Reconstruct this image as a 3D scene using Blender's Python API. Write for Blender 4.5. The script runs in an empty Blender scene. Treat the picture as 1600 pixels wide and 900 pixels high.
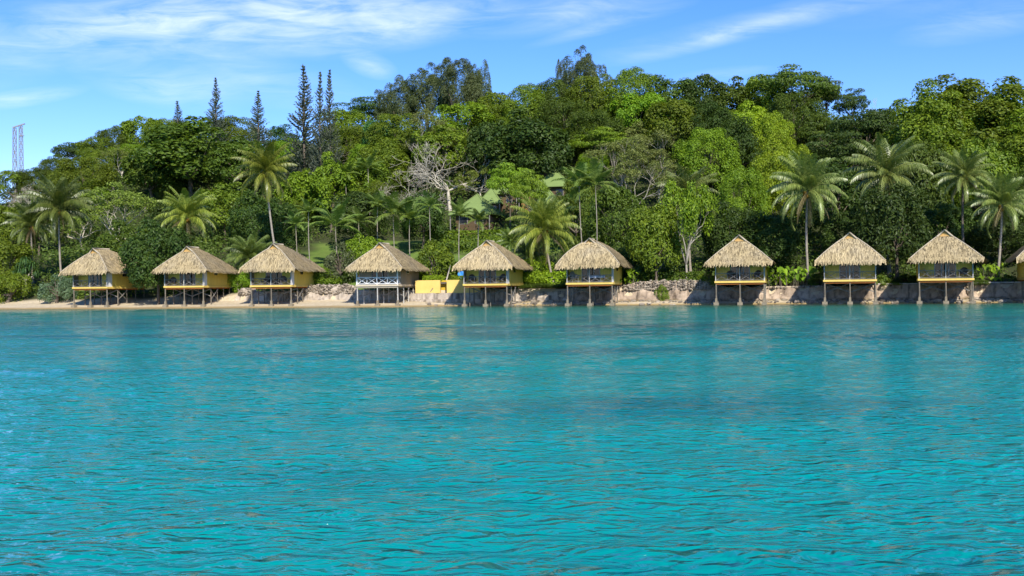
import bpy, math, random
import numpy as np
from mathutils import Vector, Matrix

PI = math.pi
R = math.radians
random.seed(7)

# ---------------------------------------------------------------- camera
sc = bpy.context.scene
COL = sc.collection
CAM_Z, FPX, ROLL = 1.9, 1570.0, R(0.6)
cam_d = bpy.data.cameras.new('camera')
cam_d.sensor_width = 36.0
cam_d.lens = 36.0 * FPX / 1600.0
cam_d.clip_start = 0.1
cam_d.clip_end = 12000
cam = bpy.data.objects.new('camera', cam_d)
cam.location = (0, 0, CAM_Z)
cam.rotation_euler = (PI / 2, ROLL, 0)
COL.objects.link(cam)
sc.camera = cam

# ---------------------------------------------------------------- sky, sun, exposure
SUN_EL, SUN_AZ = 38.0, 14.0          # azimuth: degrees to the right of straight behind the camera
SKY_STR, SUN_STR = 0.15, 4.8
EXPOSURE = 0.52
world = bpy.data.worlds.new('World')
sc.world = world
world.use_nodes = True
wn = world.node_tree
wn.nodes.clear()


class NT:
    """small helper for writing node trees"""
    def __init__(self, tree):
        self.t = tree

    def n(self, typ, ins=None, **props):
        nd = self.t.nodes.new(typ)
        for k, v in props.items():
            setattr(nd, k, v)
        for k, v in (ins or {}).items():
            self.set(nd.inputs[k], v)
        return nd

    def set(self, sock, v):
        if hasattr(v, 'is_output'):
            self.t.links.new(v, sock)
        elif isinstance(v, bpy.types.Node):
            self.t.links.new(v.outputs[0], sock)
        else:
            if isinstance(v, (tuple, list)) and len(v) == 3 and sock.type == 'RGBA':
                v = (*v, 1)
            sock.default_value = v

    def math(self, op, a, b=0.0, c=None, clamp=False):
        nd = self.n('ShaderNodeMath', operation=op, use_clamp=clamp)
        self.set(nd.inputs[0], a)
        self.set(nd.inputs[1], b)
        if c is not None:
            self.set(nd.inputs[2], c)
        return nd.outputs[0]

    def mix(self, f, a, b, mode='MIX'):
        nd = self.n('ShaderNodeMix', data_type='RGBA', blend_type=mode)
        self.set(nd.inputs[0], f)
        self.set(nd.inputs[6], a)
        self.set(nd.inputs[7], b)
        return nd.outputs[2]

    def noise(self, vec, scale, detail=3.0, rough=0.5, dist=0.0):
        nd = self.n('ShaderNodeTexNoise', {'Scale': scale, 'Detail': detail, 'Roughness': rough, 'Distortion': dist})
        if vec is not None:
            self.set(nd.inputs['Vector'], vec)
        return nd.outputs[0]

    def ramp(self, fac, stops, interp='LINEAR'):
        nd = self.n('ShaderNodeValToRGB', {'Fac': fac})
        cr = nd.color_ramp
        cr.interpolation = interp
        while len(cr.elements) < len(stops):
            cr.elements.new(0.5)
        for e, (p, c) in zip(cr.elements, stops):
            e.position = p
            e.color = (c[0], c[1], c[2], 1) if hasattr(c, '__len__') else (c, c, c, 1)
        return nd.outputs[0]

    def map(self, vec, scale=(1, 1, 1), rot=(0, 0, 0), loc=(0, 0, 0)):
        return self.n('ShaderNodeMapping', {'Vector': vec, 'Scale': scale, 'Rotation': rot, 'Location': loc}).outputs[0]


W = NT(wn)
sky = W.n('ShaderNodeTexSky', sky_type='NISHITA', sun_disc=False)
sky.sun_elevation = R(SUN_EL)
sky.sun_rotation = R(180 - SUN_AZ)
sky.altitude = 0
sky.air_density = 0.85
sky.dust_density = 0.0
sky.ozone_density = 3.0
tc = W.n('ShaderNodeTexCoord')
sep = W.n('ShaderNodeSeparateXYZ', {'Vector': tc.outputs['Generated']})
yy = W.math('MAXIMUM', sep.outputs[1], 0.02)
az = W.math('DIVIDE', sep.outputs[0], yy)
el = W.math('DIVIDE', sep.outputs[2], yy)
skycol = W.n('ShaderNodeHueSaturation', {'Hue': 0.5, 'Saturation': 1.28, 'Value': 1.0, 'Color': sky.outputs[0]}).outputs[0]
skycol = W.mix(1.0, skycol, (0.92, 0.84, 1.06), 'MULTIPLY')
cv = W.n('ShaderNodeCombineXYZ', {'X': az, 'Y': el, 'Z': 0.0}).outputs[0]


def wisp(px, py, rx, ry, ang, s):
    """a soft elongated patch of cirrus centred on a direction of the sky"""
    a0, e0 = (px - 800) / FPX, (450 - py) / FPX
    m = W.map(cv, loc=(-a0, -e0, 0))
    m = W.map(m, rot=(0, 0, -ang))
    m = W.map(m, scale=(FPX / rx, FPX / ry, 1))
    ln = W.n('ShaderNodeVectorMath', {0: m}, operation='LENGTH').outputs['Value']
    g = W.math('SUBTRACT', 1.0, ln, clamp=True)
    g = W.math('SMOOTH_MIN', g, 1.0, 0.2)
    return W.math('MULTIPLY', g, s)


wisps = [(430, 15, 420, 75, R(3), 1.5), (610, 40, 230, 45, R(8), 0.8), (250, 125, 150, 40, R(-12), 0.75),
         (120, 40, 260, 70, R(5), 0.65), (40, 145, 110, 16, R(8), 1.0), (400, 120, 200, 45, R(-12), 0.5),
         (930, 12, 220, 36, R(10), 0.75), (960, 40, 150, 13, R(14), 0.5), (580, 98, 50, 22, R(-20), 0.9),
         (1190, 40, 330, 26, R(12), 0.55), (1110, 65, 160, 18, R(14), 0.55), (1540, 45, 150, 30, R(9), 0.55), (1140, 118, 90, 12, R(4), 0.5),
         (1700, -60, 500, 80, R(10), 0.4), (-200, 60, 300, 90, R(-6), 0.8)]
cl = None
for w_ in wisps:
    g_ = wisp(*w_)
    cl = g_ if cl is None else W.math('ADD', cl, g_)
streak = W.noise(W.map(cv, scale=(5, 26, 1), rot=(0, 0, R(-7))), 2.2, 7, 0.62, 0.6)
streak = W.math('MULTIPLY_ADD', streak, 2.0, -0.58, clamp=True)
soft = W.noise(W.map(cv, scale=(3, 9, 1)), 3.0, 4, 0.5)
cl = W.math('MULTIPLY', cl, streak)
cl = W.math('MULTIPLY', cl, W.math('MULTIPLY_ADD', soft, 1.2, 0.25))
cl = W.math('MULTIPLY', W.math('MINIMUM', cl, 1.0), 0.68)
final = W.mix(cl, skycol, (6.2, 6.6, 7.4))
bg = W.n('ShaderNodeBackground', {'Color': final, 'Strength': SKY_STR})
W.n('ShaderNodeOutputWorld', {'Surface': bg.outputs[0]})

sun_d = bpy.data.lights.new('sun', 'SUN')
sun_d.energy = SUN_STR
sun_d.angle = R(0.5)
sun_d.color = (1.0, 0.95, 0.86)
sun = bpy.data.objects.new('sun', sun_d)
sv = Vector((math.sin(R(SUN_AZ)) * math.cos(R(SUN_EL)), -math.cos(R(SUN_AZ)) * math.cos(R(SUN_EL)), math.sin(R(SUN_EL))))
sun.rotation_euler = sv.to_track_quat('Z', 'Y').to_euler()
sun.location = sv * 50
COL.objects.link(sun)

sc.view_settings.view_transform = 'Standard'
sc.view_settings.look = 'None'
sc.view_settings.exposure = EXPOSURE
sc.view_settings.gamma = 1
sc.view_settings.use_curve_mapping = False
sc.render.engine = 'CYCLES'
sc.cycles.use_denoising = True
sc.cycles.max_bounces = 6
sc.cycles.diffuse_bounces = 3
sc.cycles.transparent_max_bounces = 8
sc.cycles.sample_clamp_direct = 8.0
sc.cycles.sample_clamp_indirect = 4.0
sc.cycles.caustics_reflective = False
sc.cycles.caustics_refractive = False

# ---------------------------------------------------------------- pixel rays (1600x900 photograph)
cr_, sr_ = math.cos(ROLL), math.sin(ROLL)


def ray(px, py):
    u, v = (px - 800) / FPX, (450 - py) / FPX
    return u * cr_ + v * sr_, -u * sr_ + v * cr_      # x and z per metre of y


def at(px, py, Y):
    a, b = ray(px, py)
    return Vector((a * Y, Y, CAM_Z + b * Y))


def hor(px):
    return 450 - (px - 800) * math.tan(ROLL)


# ---------------------------------------------------------------- terrain: x along the shore, d inland of the bungalow fronts
def shoreY(x, d):
    return 105 - 0.25 * x + 1.0308 * d


def dist(x, Y):
    return (Y - 105 + 0.25 * x) / 1.0308


def sstep(a, b, x):
    t = np.clip((x - a) / (b - a), 0, 1)
    return t * t * (3 - 2 * t)


CX = [-260, -180, -118, -95, -68, -55, -42, -20, 10, 22, 40, 52, 64, 82, 120, 230]
CH = [3, 9, 18, 24.5, 31, 29, 28.5, 32, 35, 35.5, 32.5, 31.5, 27.5, 23.5, 15, 6]


def terr(x, d):
    x = np.asarray(x, float)
    d = np.asarray(d, float)
    hc = np.interp(x, CX, CH)
    beach = 1 - sstep(-12, -4, x)
    bank = 1 - sstep(-37, -30, x)
    zb = np.interp(d, [-14, -6, -1.6, 4.5, 5.3], [-3, -0.7, -0.05, 0.62, 0.8])
    zr = np.interp(d, [-14, -4, 2.4, 3.4, 5.3], [-4, -2.0, -0.4, 0.2, 0.42])
    front = zb * beach + zr * (1 - beach)
    back = np.interp(d, [5.3, 8, 12, 17], [1.75, 1.9, 2.7, 4.2])
    bankz = np.interp(d, [5.3, 7.5, 10, 12, 17], [0.8, 1.5, 2.1, 2.7, 4.2])
    back = back * (1 - bank) + bankz * bank
    k = np.clip((d - 40) / 42, 0, 1)
    mid = np.interp(d, [17, 40], [4.2, 10])
    lowcap = np.minimum(mid, 4.2 + (hc - 4.2) * np.clip((d - 17) / 65, 0, 1) + 2)
    up = lowcap + (hc - lowcap) * (k * (1.35 - 0.35 * k))
    z = np.where(d < 5.3, front, np.where(d < 17, back, np.where(d < 40, lowcap, up)))
    f = np.clip((d - 82) / 150, 0, 1)
    zz = hc * (1 - f * f * (3 - 2 * f)) - 3 * f
    z = np.where(d > 82, zz, z)
    wob = (np.sin(x * 0.31 + d * 0.21) + np.sin(x * 0.17 - d * 0.33 + 1.3)) * 0.22 * np.clip((d - 12) / 14, 0, 1)
    small = (np.sin(x * 1.3 + d * 0.7) + np.sin(x * 0.63 - d * 1.9)) * 0.025
    return z + wob + small


def ground(x, Y):
    return float(terr(x, dist(x, Y)))


# ---------------------------------------------------------------- object helpers
def link(o, parent=None):
    COL.objects.link(o)
    if parent is not None:
        o.parent = parent
    return o


def tag(o, label, cat, group=None, kind=None):
    o['label'] = label
    if cat:
        o['category'] = cat
    if group:
        o['group'] = group
    if kind:
        o['kind'] = kind
    return o


def empty(name, loc=(0, 0, 0), rz=0.0, scale=(1, 1, 1)):
    o = bpy.data.objects.new(name, None)
    o.empty_display_size = 0.5
    o.location = loc
    o.rotation_euler = (0, 0, rz)
    o.scale = scale
    return link(o)


def np_mesh(name, V, F, mats=(), tint=None, smooth=False, midx=None):
    """mesh from arrays: V (n,3), F list of (m,k) index arrays; tint one value per face"""
    me = bpy.data.meshes.new(name)
    V = np.asarray(V, np.float32)
    me.vertices.add(len(V))
    me.vertices.foreach_set('co', V.ravel())
    F = [np.asarray(f, np.int32) for f in F if len(f)]
    loops = np.concatenate([f.ravel() for f in F])
    tot = np.concatenate([np.full(len(f), f.shape[1], np.int32) for f in F])
    start = np.concatenate([[0], np.cumsum(tot)[:-1]]).astype(np.int32)
    me.loops.add(len(loops))
    me.loops.foreach_set('vertex_index', loops)
    me.polygons.add(len(tot))
    me.polygons.foreach_set('loop_start', start)
    me.polygons.foreach_set('loop_total', tot)
    me.polygons.foreach_set('use_smooth', np.full(len(tot), smooth, bool))
    for m in mats:
        me.materials.append(m)
    if midx is not None:
        me.polygons.foreach_set('material_index', np.asarray(midx, np.int32))
    if tint is not None:
        at_ = me.attributes.new('tint', 'FLOAT', 'FACE')
        at_.data.foreach_set('value', np.asarray(tint, np.float32))
    me.update(calc_edges=True)
    me.validate()
    return me


class MB:
    """collects simple solids; mesh() makes one mesh of them"""
    def __init__(self):
        self.v, self.f, self.t = [], [], []

    def add(self, vs, fs, t=None):
        b = len(self.v)
        self.v += [tuple(p) for p in vs]
        self.f += [tuple(i + b for i in q) for q in fs]
        self.t += [random.random() if t is None else t] * len(fs)

    def box(self, c, s, rot=None, t=None):
        sx, sy, sz = s[0] / 2, s[1] / 2, s[2] / 2
        vs = [Vector((x, y, z)) for x in (-sx, sx) for y in (-sy, sy) for z in (-sz, sz)]
        if rot is not None:
            vs = [rot @ p for p in vs]
        vs = [p + Vector(c) for p in vs]
        self.add(vs, [(0, 1, 3, 2), (4, 6, 7, 5), (0, 4, 5, 1), (2, 3, 7, 6), (0, 2, 6, 4), (1, 5, 7, 3)], t)

    def bar(self, a, b, w, h=None):
        a, b = Vector(a), Vector(b)
        d = b - a
        q = d.to_track_quat('X', 'Z').to_matrix()
        self.box((a + b) / 2, (d.length, w, h or w), q)

    def tube(self, pts, rad, n=6, t=None, cap=True):
        pts = [Vector(p) for p in pts]
        rings = []
        up = Vector((0.13, 0.31, 0.94))
        for i, p in enumerate(pts):
            d = (pts[min(i + 1, len(pts) - 1)] - pts[max(i - 1, 0)]).normalized()
            x = d.cross(up)
            if x.length < 1e-3:
                x = d.cross(Vector((1, 0, 0)))
            x.normalize()
            y = d.cross(x)
            rings.append([p + (x * math.cos(k * 2 * PI / n) + y * math.sin(k * 2 * PI / n)) * rad[i] for k in range(n)])
        vs = [p for r in rings for p in r]
        fs = []
        for i in range(len(pts) - 1):
            for k in range(n):
                fs.append((i * n + k, i * n + (k + 1) % n, (i + 1) * n + (k + 1) % n, (i + 1) * n + k))
        if cap:
            fs.append(tuple(range(n)))
            fs.append(tuple((len(pts) - 1) * n + k for k in reversed(range(n))))
        self.add(vs, fs, t)

    def mesh(self, name, mat, smooth=False):
        me = bpy.data.meshes.new(name)
        me.from_pydata(self.v, [], self.f)
        me.materials.append(mat)
        a = me.attributes.new('tint', 'FLOAT', 'FACE')
        a.data.foreach_set('value', self.t)
        if smooth:
            me.polygons.foreach_set('use_smooth', [True] * len(self.f))
        me.update()
        return me

    def build(self, name, mat, parent=None, smooth=False):
        return link(bpy.data.objects.new(name, self.mesh(name, mat, smooth)), parent)


def put(name, mesh, parent=None, mat=None):
    o = link(bpy.data.objects.new(name, mesh), parent)
    if mat is not None and len(o.material_slots):
        o.material_slots[0].link = 'OBJECT'
        o.material_slots[0].material = mat
    return o


# ---------------------------------------------------------------- materials
def new_mat(name):
    m = bpy.data.materials.new(name)
    m.use_nodes = True
    m.node_tree.nodes.clear()
    return m, NT(m.node_tree)


def out(T, shader, disp=None):
    o = T.n('ShaderNodeOutputMaterial', {'Surface': shader})
    return o


def surf(name, col, rough=0.8, var=0.25, scale=2.0, bump=0.2, bscale=8.0, spec=0.3, stretch=(1, 1, 1), col2=None, tintvar=0.0, coords='Object'):
    m, T = new_mat(name)
    tc = T.n('ShaderNodeTexCoord')
    v = T.map(tc.outputs[coords], scale=stretch)
    nz = T.noise(v, scale, 5, 0.6)
    f = T.math('MULTIPLY_ADD', nz, 2.4, -0.7, clamp=True)
    c2 = col2 or tuple(c * (1 - var) for c in col)
    c = T.mix(f, c2, col)
    if tintvar:
        a = T.n('ShaderNodeAttribute', attribute_name='tint')
        k = T.math('MULTIPLY_ADD', a.outputs['Fac'], tintvar * 2, 1 - tintvar)
        c = T.mix(1.0, c, T.n('ShaderNodeCombineColor', {0: k, 1: k, 2: k}).outputs[0], 'MULTIPLY')
    p = T.n('ShaderNodeBsdfPrincipled', {'Base Color': c, 'Roughness': rough, 'Specular IOR Level': spec})
    if bump:
        nb = T.noise(v, bscale, 4, 0.6)
        b = T.n('ShaderNodeBump', {'Strength': bump, 'Distance': 0.1, 'Height': nb})
        T.set(p.inputs['Normal'], b.outputs[0])
    out(T, p.outputs[0])
    return m


def leaf_mat(name, col, col2=None, rough=0.5, trans=0.4, ovar=0.2, spec=0.3):
    """foliage: each leaf its own tint, each plant its own shift, some light through the blade"""
    m, T = new_mat(name)
    a = T.n('ShaderNodeAttribute', attribute_name='tint')
    oi = T.n('ShaderNodeObjectInfo')
    c2 = col2 or (col[0] * 1.7 + 0.01, col[1] * 1.45, col[2] * 1.1)
    f = T.math('POWER', a.outputs['Fac'], 1.6)
    c = T.mix(f, tuple(x * 0.72 for x in col), c2)
    k = T.math('MULTIPLY_ADD', oi.outputs['Random'], ovar * 2, 1 - ovar)
    hue = T.math('MULTIPLY_ADD', oi.outputs['Random'], 0.02, 0.49)
    c = T.n('ShaderNodeHueSaturation', {'Hue': hue, 'Saturation': 1.0, 'Value': k, 'Color': c}).outputs[0]
    p = T.n('ShaderNodeBsdfPrincipled', {'Base Color': c, 'Roughness': rough, 'Specular IOR Level': spec})
    tr = T.n('ShaderNodeBsdfTranslucent', {'Color': T.mix(1.0, c, (1.25, 1.2, 0.6), 'MULTIPLY')})
    mx = T.n('ShaderNodeMixShader', {0: trans, 1: p.outputs[0], 2: tr.outputs[0]})
    out(T, mx.outputs[0])
    return m


G = {
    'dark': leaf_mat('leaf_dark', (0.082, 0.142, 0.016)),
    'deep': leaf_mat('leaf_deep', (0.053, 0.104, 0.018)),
    'mid': leaf_mat('leaf_mid', (0.143, 0.223, 0.018)),
    'fresh': leaf_mat('leaf_fresh', (0.174, 0.308, 0.018)),
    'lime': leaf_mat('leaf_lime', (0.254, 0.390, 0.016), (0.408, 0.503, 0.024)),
    'olive': leaf_mat('leaf_olive', (0.166, 0.230, 0.028), (0.294, 0.367, 0.055)),
    'feather': leaf_mat('leaf_feather', (0.185, 0.235, 0.048), (0.32, 0.36, 0.095)),
    'grey': leaf_mat('leaf_grey', (0.125, 0.170, 0.058), (0.23, 0.27, 0.11)),
    'pine': leaf_mat('leaf_pine', (0.107, 0.146, 0.089), (0.215, 0.235, 0.158)),
    'silver': leaf_mat('leaf_silver', (0.130, 0.240, 0.100), (0.27, 0.38, 0.22)),
    'bluish': leaf_mat('leaf_bluish', (0.064, 0.172, 0.049)),
    'palm': leaf_mat('leaf_palm', (0.105, 0.165, 0.026), (0.22, 0.26, 0.055), rough=0.36, trans=0.25, spec=0.5),
    'palmy': leaf_mat('leaf_palm_yellow', (0.165, 0.225, 0.024), (0.34, 0.36, 0.055), rough=0.38, trans=0.28, spec=0.45),
    'palmg': leaf_mat('leaf_palm_grey', (0.140, 0.195, 0.034), (0.29, 0.32, 0.085), rough=0.36, trans=0.25, spec=0.5),
    'areca': leaf_mat('leaf_areca', (0.111, 0.188, 0.029), (0.238, 0.308, 0.057), rough=0.4, spec=0.5),
    'hedge': leaf_mat('leaf_hedge', (0.245, 0.373, 0.016), (0.367, 0.487, 0.024)),
    'scrub': leaf_mat('leaf_scrub', (0.085, 0.149, 0.021), (0.180, 0.244, 0.037)),
    'brown': leaf_mat('leaf_brown', (0.16, 0.125, 0.055), (0.28, 0.22, 0.10)),
}
M = {
    'bark': surf('bark', (0.16, 0.125, 0.09), 0.7, 0.5, 3, 0.5, 14),
    'palebark': surf('pale_bark', (0.40, 0.36, 0.29), 0.85, 0.35, 3, 0.3, 12),
    'bonebark': surf('bone_bark', (0.56, 0.50, 0.385), 0.7, 0.3, 2, 0.2, 12),
    'palmtrunk': surf('palm_trunk', (0.36, 0.31, 0.24), 0.7, 0.4, 2, 0.6, 6, stretch=(1, 1, 5)),
    'palmtrunk_dark': surf('palm_trunk_dark', (0.17, 0.14, 0.10), 0.7, 0.4, 2, 0.6, 6, stretch=(1, 1, 5)),
    'thatch_under': surf('thatch_under', (0.20, 0.145, 0.075), 0.95, 0.4, 6, 0.4, 20, spec=0.1),
    'ridge': surf('ridge_cap', (0.48, 0.40, 0.28), 0.7, 0.25, 3, 0.3, 20, spec=0.1),
    'gable': surf('gable_panel', (0.62, 0.36, 0.11), 0.7, 0.25, 4, 0.1, 10, stretch=(8, 1, 1)),
    'yellow': surf('yellow_boards', (0.84, 0.60, 0.115), 0.6, 0.22, 1.2, 0.25, 5, stretch=(6, 6, 0.7)),
    'yellow_trim': surf('yellow_trim', (0.74, 0.52, 0.125), 0.55, 0.18, 2.0, 0.1, 8),
    'orange_trim': surf('orange_joist', (0.45, 0.15, 0.03), 0.7, 0.3, 3, 0.1, 8),
    'beige': surf('beige_boards', (0.36, 0.29, 0.195), 0.7, 0.2, 1.2, 0.25, 5, stretch=(6, 6, 0.7)),
    'beige_trim': surf('beige_trim', (0.58, 0.48, 0.34), 0.6, 0.15, 2.0, 0.1, 8),
    'white': surf('white_paint', (0.78, 0.76, 0.72), 0.5, 0.12, 2.5, 0.05, 8),
    'screen': surf('woven_screen', (0.28, 0.23, 0.17), 0.7, 0.35, 3, 0.4, 20, stretch=(1, 1, 3)),
    'greywood': surf('grey_wood', (0.27, 0.245, 0.215), 0.85, 0.4, 3, 0.3, 12),
    'postpaint': surf('post_paint', (0.50, 0.47, 0.42), 0.7, 0.4, 2.0, 0.2, 9, stretch=(1, 1, 1.5)),
    'pile': surf('stilt_wood', (0.22, 0.185, 0.135), 0.85, 0.5, 1.5, 0.4, 9),
    'footing': surf('footing_concrete', (0.30, 0.25, 0.17), 0.95, 0.4, 3, 0.5, 9),
    'deckwood': surf('deck_wood', (0.32, 0.19, 0.12), 0.7, 0.4, 2, 0.2, 10, stretch=(1, 8, 1)),
    'frame': surf('door_frame', (0.36, 0.37, 0.38), 0.5, 0.2, 2, 0.05, 6),
    'curtain': surf('curtain', (0.45, 0.47, 0.52), 0.7, 0.25, 1.5, 0.3, 5, stretch=(6, 6, 0.4)),
    'ceil': surf('verandah_ceiling', (0.52, 0.43, 0.30), 0.7, 0.3, 2, 0.2, 8),
    'wicker': surf('wicker', (0.13, 0.09, 0.065), 0.8, 0.4, 6, 0.5, 30),
    'wicker_pale': surf('pale_wicker', (0.30, 0.26, 0.21), 0.8, 0.4, 6, 0.5, 30),
    'cloth': surf('pale_cloth', (0.62, 0.60, 0.66), 0.7, 0.3, 3, 0.4, 6),
    'redcloth': surf('maroon_cloth', (0.16, 0.025, 0.03), 0.7, 0.3, 3, 0.2, 6),
    'bluetarp': surf('blue_tarp', (0.045, 0.26, 0.66), 0.45, 0.25, 2, 0.5, 4),
    'stone': surf('rubble_stone', (0.33, 0.275, 0.205), 0.95, 0.4, 1.4, 0.6, 9, col2=(0.16, 0.13, 0.10), tintvar=0.5),
    'mortar': surf('rubble_mortar', (0.16, 0.13, 0.10), 0.95, 0.4, 3, 0.4, 9),
    'yellowwall': surf('terrace_wall_paint', (0.74, 0.54, 0.16), 0.75, 0.15, 0.8, 0.1, 6, col2=(0.66, 0.45, 0.12)),
    'yellowdark': surf('terrace_recess_paint', (0.62, 0.40, 0.03), 0.75, 0.2, 0.8, 0.1, 6),
    'polewood': surf('pole_wood', (0.48, 0.42, 0.34), 0.8, 0.3, 2, 0.3, 10),
    'cabinroof': surf('green_roof', (0.19, 0.26, 0.075), 0.75, 0.2, 0.8, 0.25, 9, stretch=(1, 1, 3)),
    'cabinwall': surf('cabin_wall', (0.115, 0.075, 0.035), 0.8, 0.3, 2, 0.2, 6),
    'cabinorange': surf('cabin_wall_orange', (0.27, 0.15, 0.045), 0.8, 0.3, 2, 0.2, 6),
    'darkglass': surf('dark_window', (0.02, 0.022, 0.024), 0.15, 0.2, 2, 0, 6, spec=0.5),
    'coconut': surf('coconut', (0.42, 0.23, 0.03), 0.6, 0.4, 3, 0.2, 9),
    'steel': surf('lattice_steel', (0.26, 0.26, 0.275), 0.6, 0.2, 1, 0, 6),
    'pathstone': surf('path_stone', (0.45, 0.39, 0.31), 0.7, 0.3, 2, 0.3, 8),
}


def wall_mat(name, top, low, foot, top_h, seed):
    """sea wall: pale weathered face, streaked; brown tide band with algae at the foot (real staining, fixed to height)"""
    m, T = new_mat(name)
    g = T.n('ShaderNodeNewGeometry')
    sp = T.n('ShaderNodeSeparateXYZ', {'Vector': g.outputs['Position']})
    v = T.map(g.outputs['Position'], loc=(seed, 0, 0))
    n1 = T.noise(v, 0.9, 6, 0.65)
    n2 = T.noise(T.map(v, scale=(1.6, 1.6, 0.25)), 1.3, 5, 0.6)
    zz = T.math('ADD', sp.outputs[2], T.math('MULTIPLY_ADD', n1, 0.7, -0.35))
    tide = T.math('MULTIPLY_ADD', zz, -3.0, 1.75, clamp=True)
    c = T.mix(T.math('MULTIPLY_ADD', n1, 3.0, -1.0, clamp=True), low, top)
    c = T.mix(T.math('MULTIPLY_ADD', n2, 4.5, -2.1, clamp=True), c, tuple(x * 0.38 for x in low))
    c = T.mix(tide, c, foot)
    p = T.n('ShaderNodeBsdfPrincipled', {'Base Color': c, 'Roughness': 0.92, 'Specular IOR Level': 0.2})
    b = T.n('ShaderNodeBump', {'Strength': 0.7, 'Distance': 0.15, 'Height': T.noise(v, 2.4, 7, 0.68)})
    T.set(p.inputs['Normal'], b.outputs[0])
    out(T, p.outputs[0])
    return m


M['seawall'] = wall_mat('seawall_face', (0.50, 0.385, 0.275), (0.29, 0.215, 0.15), (0.13, 0.098, 0.04), 1.8, 0)
M['seawall_pale'] = wall_mat('seawall_pale_face', (0.54, 0.46, 0.365), (0.34, 0.275, 0.21), (0.24, 0.18, 0.085), 1.8, 31)
M['coping'] = surf('wall_coping', (0.55, 0.50, 0.44), 0.7, 0.3, 2, 0.3, 8)


def glass_mat():
    m, T = new_mat('window_glass')
    fr = T.n('ShaderNodeFresnel', {'IOR': 1.5})
    a = T.n('ShaderNodeBsdfTransparent', {'Color': (0.42, 0.45, 0.47)})
    b = T.n('ShaderNodeBsdfGlossy', {'Color': (0.6, 0.6, 0.6), 'Roughness': 0.02})
    mx = T.n('ShaderNodeMixShader', {0: fr.outputs[0], 1: a.outputs[0], 2: b.outputs[0]})
    out(T, mx.outputs[0])
    return m


M['glass'] = glass_mat()


def thatch_mat():
    m, T = new_mat('thatch')
    tc = T.n('ShaderNodeTexCoord')
    oi = T.n('ShaderNodeObjectInfo')
    off = T.n('ShaderNodeCombineXYZ', {'X': T.math('MULTIPLY', oi.outputs['Random'], 40.0), 'Y': T.math('MULTIPLY', oi.outputs['Random'], 17.0), 'Z': 0.0})
    v = T.n('ShaderNodeVectorMath', {0: tc.outputs['Object'], 1: off.outputs[0]}, operation='ADD').outputs[0]
    a = T.n('ShaderNodeAttribute', attribute_name='tint').outputs['Fac']
    k = T.math('MULTIPLY_ADD', a, 1.0, 0.45)
    c = T.mix(T.noise(v, 1.6, 5, 0.6), (0.275, 0.205, 0.105), (0.40, 0.312, 0.170))
    grey = T.math('MULTIPLY_ADD', T.noise(T.map(v, scale=(1, 1, 0.5)), 0.55, 5, 0.65), 3.2, -1.45, clamp=True)
    c = T.mix(T.math('MULTIPLY', grey, 0.55), c, (0.22, 0.195, 0.155))
    dark = T.math('MULTIPLY_ADD', T.noise(v, 1.1, 6, 0.7), 5.0, -3.1, clamp=True)
    c = T.mix(T.math('MULTIPLY', dark, 0.55), c, (0.12, 0.09, 0.05))
    rv = T.math('MULTIPLY_ADD', oi.outputs['Random'], 0.22, 0.90)
    c = T.mix(1.0, c, T.n('ShaderNodeCombineColor', {0: T.math('MULTIPLY', k, rv), 1: T.math('MULTIPLY', k, rv), 2: T.math('MULTIPLY', k, rv)}).outputs[0], 'MULTIPLY')
    p = T.n('ShaderNodeBsdfPrincipled', {'Base Color': c, 'Roughness': 0.9, 'Specular IOR Level': 0.12})
    out(T, p.outputs[0])
    return m


M['thatch'] = thatch_mat()


def terrain_mat():
    m, T = new_mat('island_ground')
    g = T.n('ShaderNodeNewGeometry')
    v = g.outputs['Position']
    sand = T.n('ShaderNodeAttribute', attribute_name='sand').outputs['Fac']
    lawn = T.n('ShaderNodeAttribute', attribute_name='lawn').outputs['Fac']
    n1 = T.noise(v, 0.35, 5, 0.6)
    n2 = T.noise(v, 2.5, 5, 0.65)
    soil = T.mix(n1, (0.030, 0.040, 0.014), (0.075, 0.070, 0.030))
    soil = T.mix(T.math('MULTIPLY_ADD', n2, 3, -1.2, clamp=True), soil, (0.035, 0.055, 0.014))
    grass = T.mix(T.math('MULTIPLY_ADD', n1, 3, -1, clamp=True), (0.085, 0.150, 0.022), (0.135, 0.200, 0.036))
    grass = T.mix(T.math('MULTIPLY_ADD', n2, 2.4, -1.0, clamp=True), grass, (0.16, 0.19, 0.05))
    sd = T.mix(T.math('MULTIPLY_ADD', n2, 2.0, -0.5, clamp=True), (0.42, 0.33, 0.20), (0.60, 0.50, 0.345))
    z = T.n('ShaderNodeSeparateXYZ', {'Vector': v}).outputs[2]
    wet = T.math('MULTIPLY_ADD', T.math('ADD', z, T.math('MULTIPLY_ADD', n1, 0.16, -0.08)), -7.0, 1.5, clamp=True)
    sd = T.mix(wet, sd, (0.33, 0.235, 0.105))
    c = T.mix(lawn, soil, grass)
    c = T.mix(sand, c, sd)
    p = T.n('ShaderNodeBsdfPrincipled', {'Base Color': c, 'Roughness': 0.95, 'Specular IOR Level': 0.15})
    b = T.n('ShaderNodeBump', {'Strength': 0.5, 'Distance': 0.2, 'Height': T.noise(v, 3.0, 6, 0.7)})
    T.set(p.inputs['Normal'], b.outputs[0])
    out(T, p.outputs[0])
    return m


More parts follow.
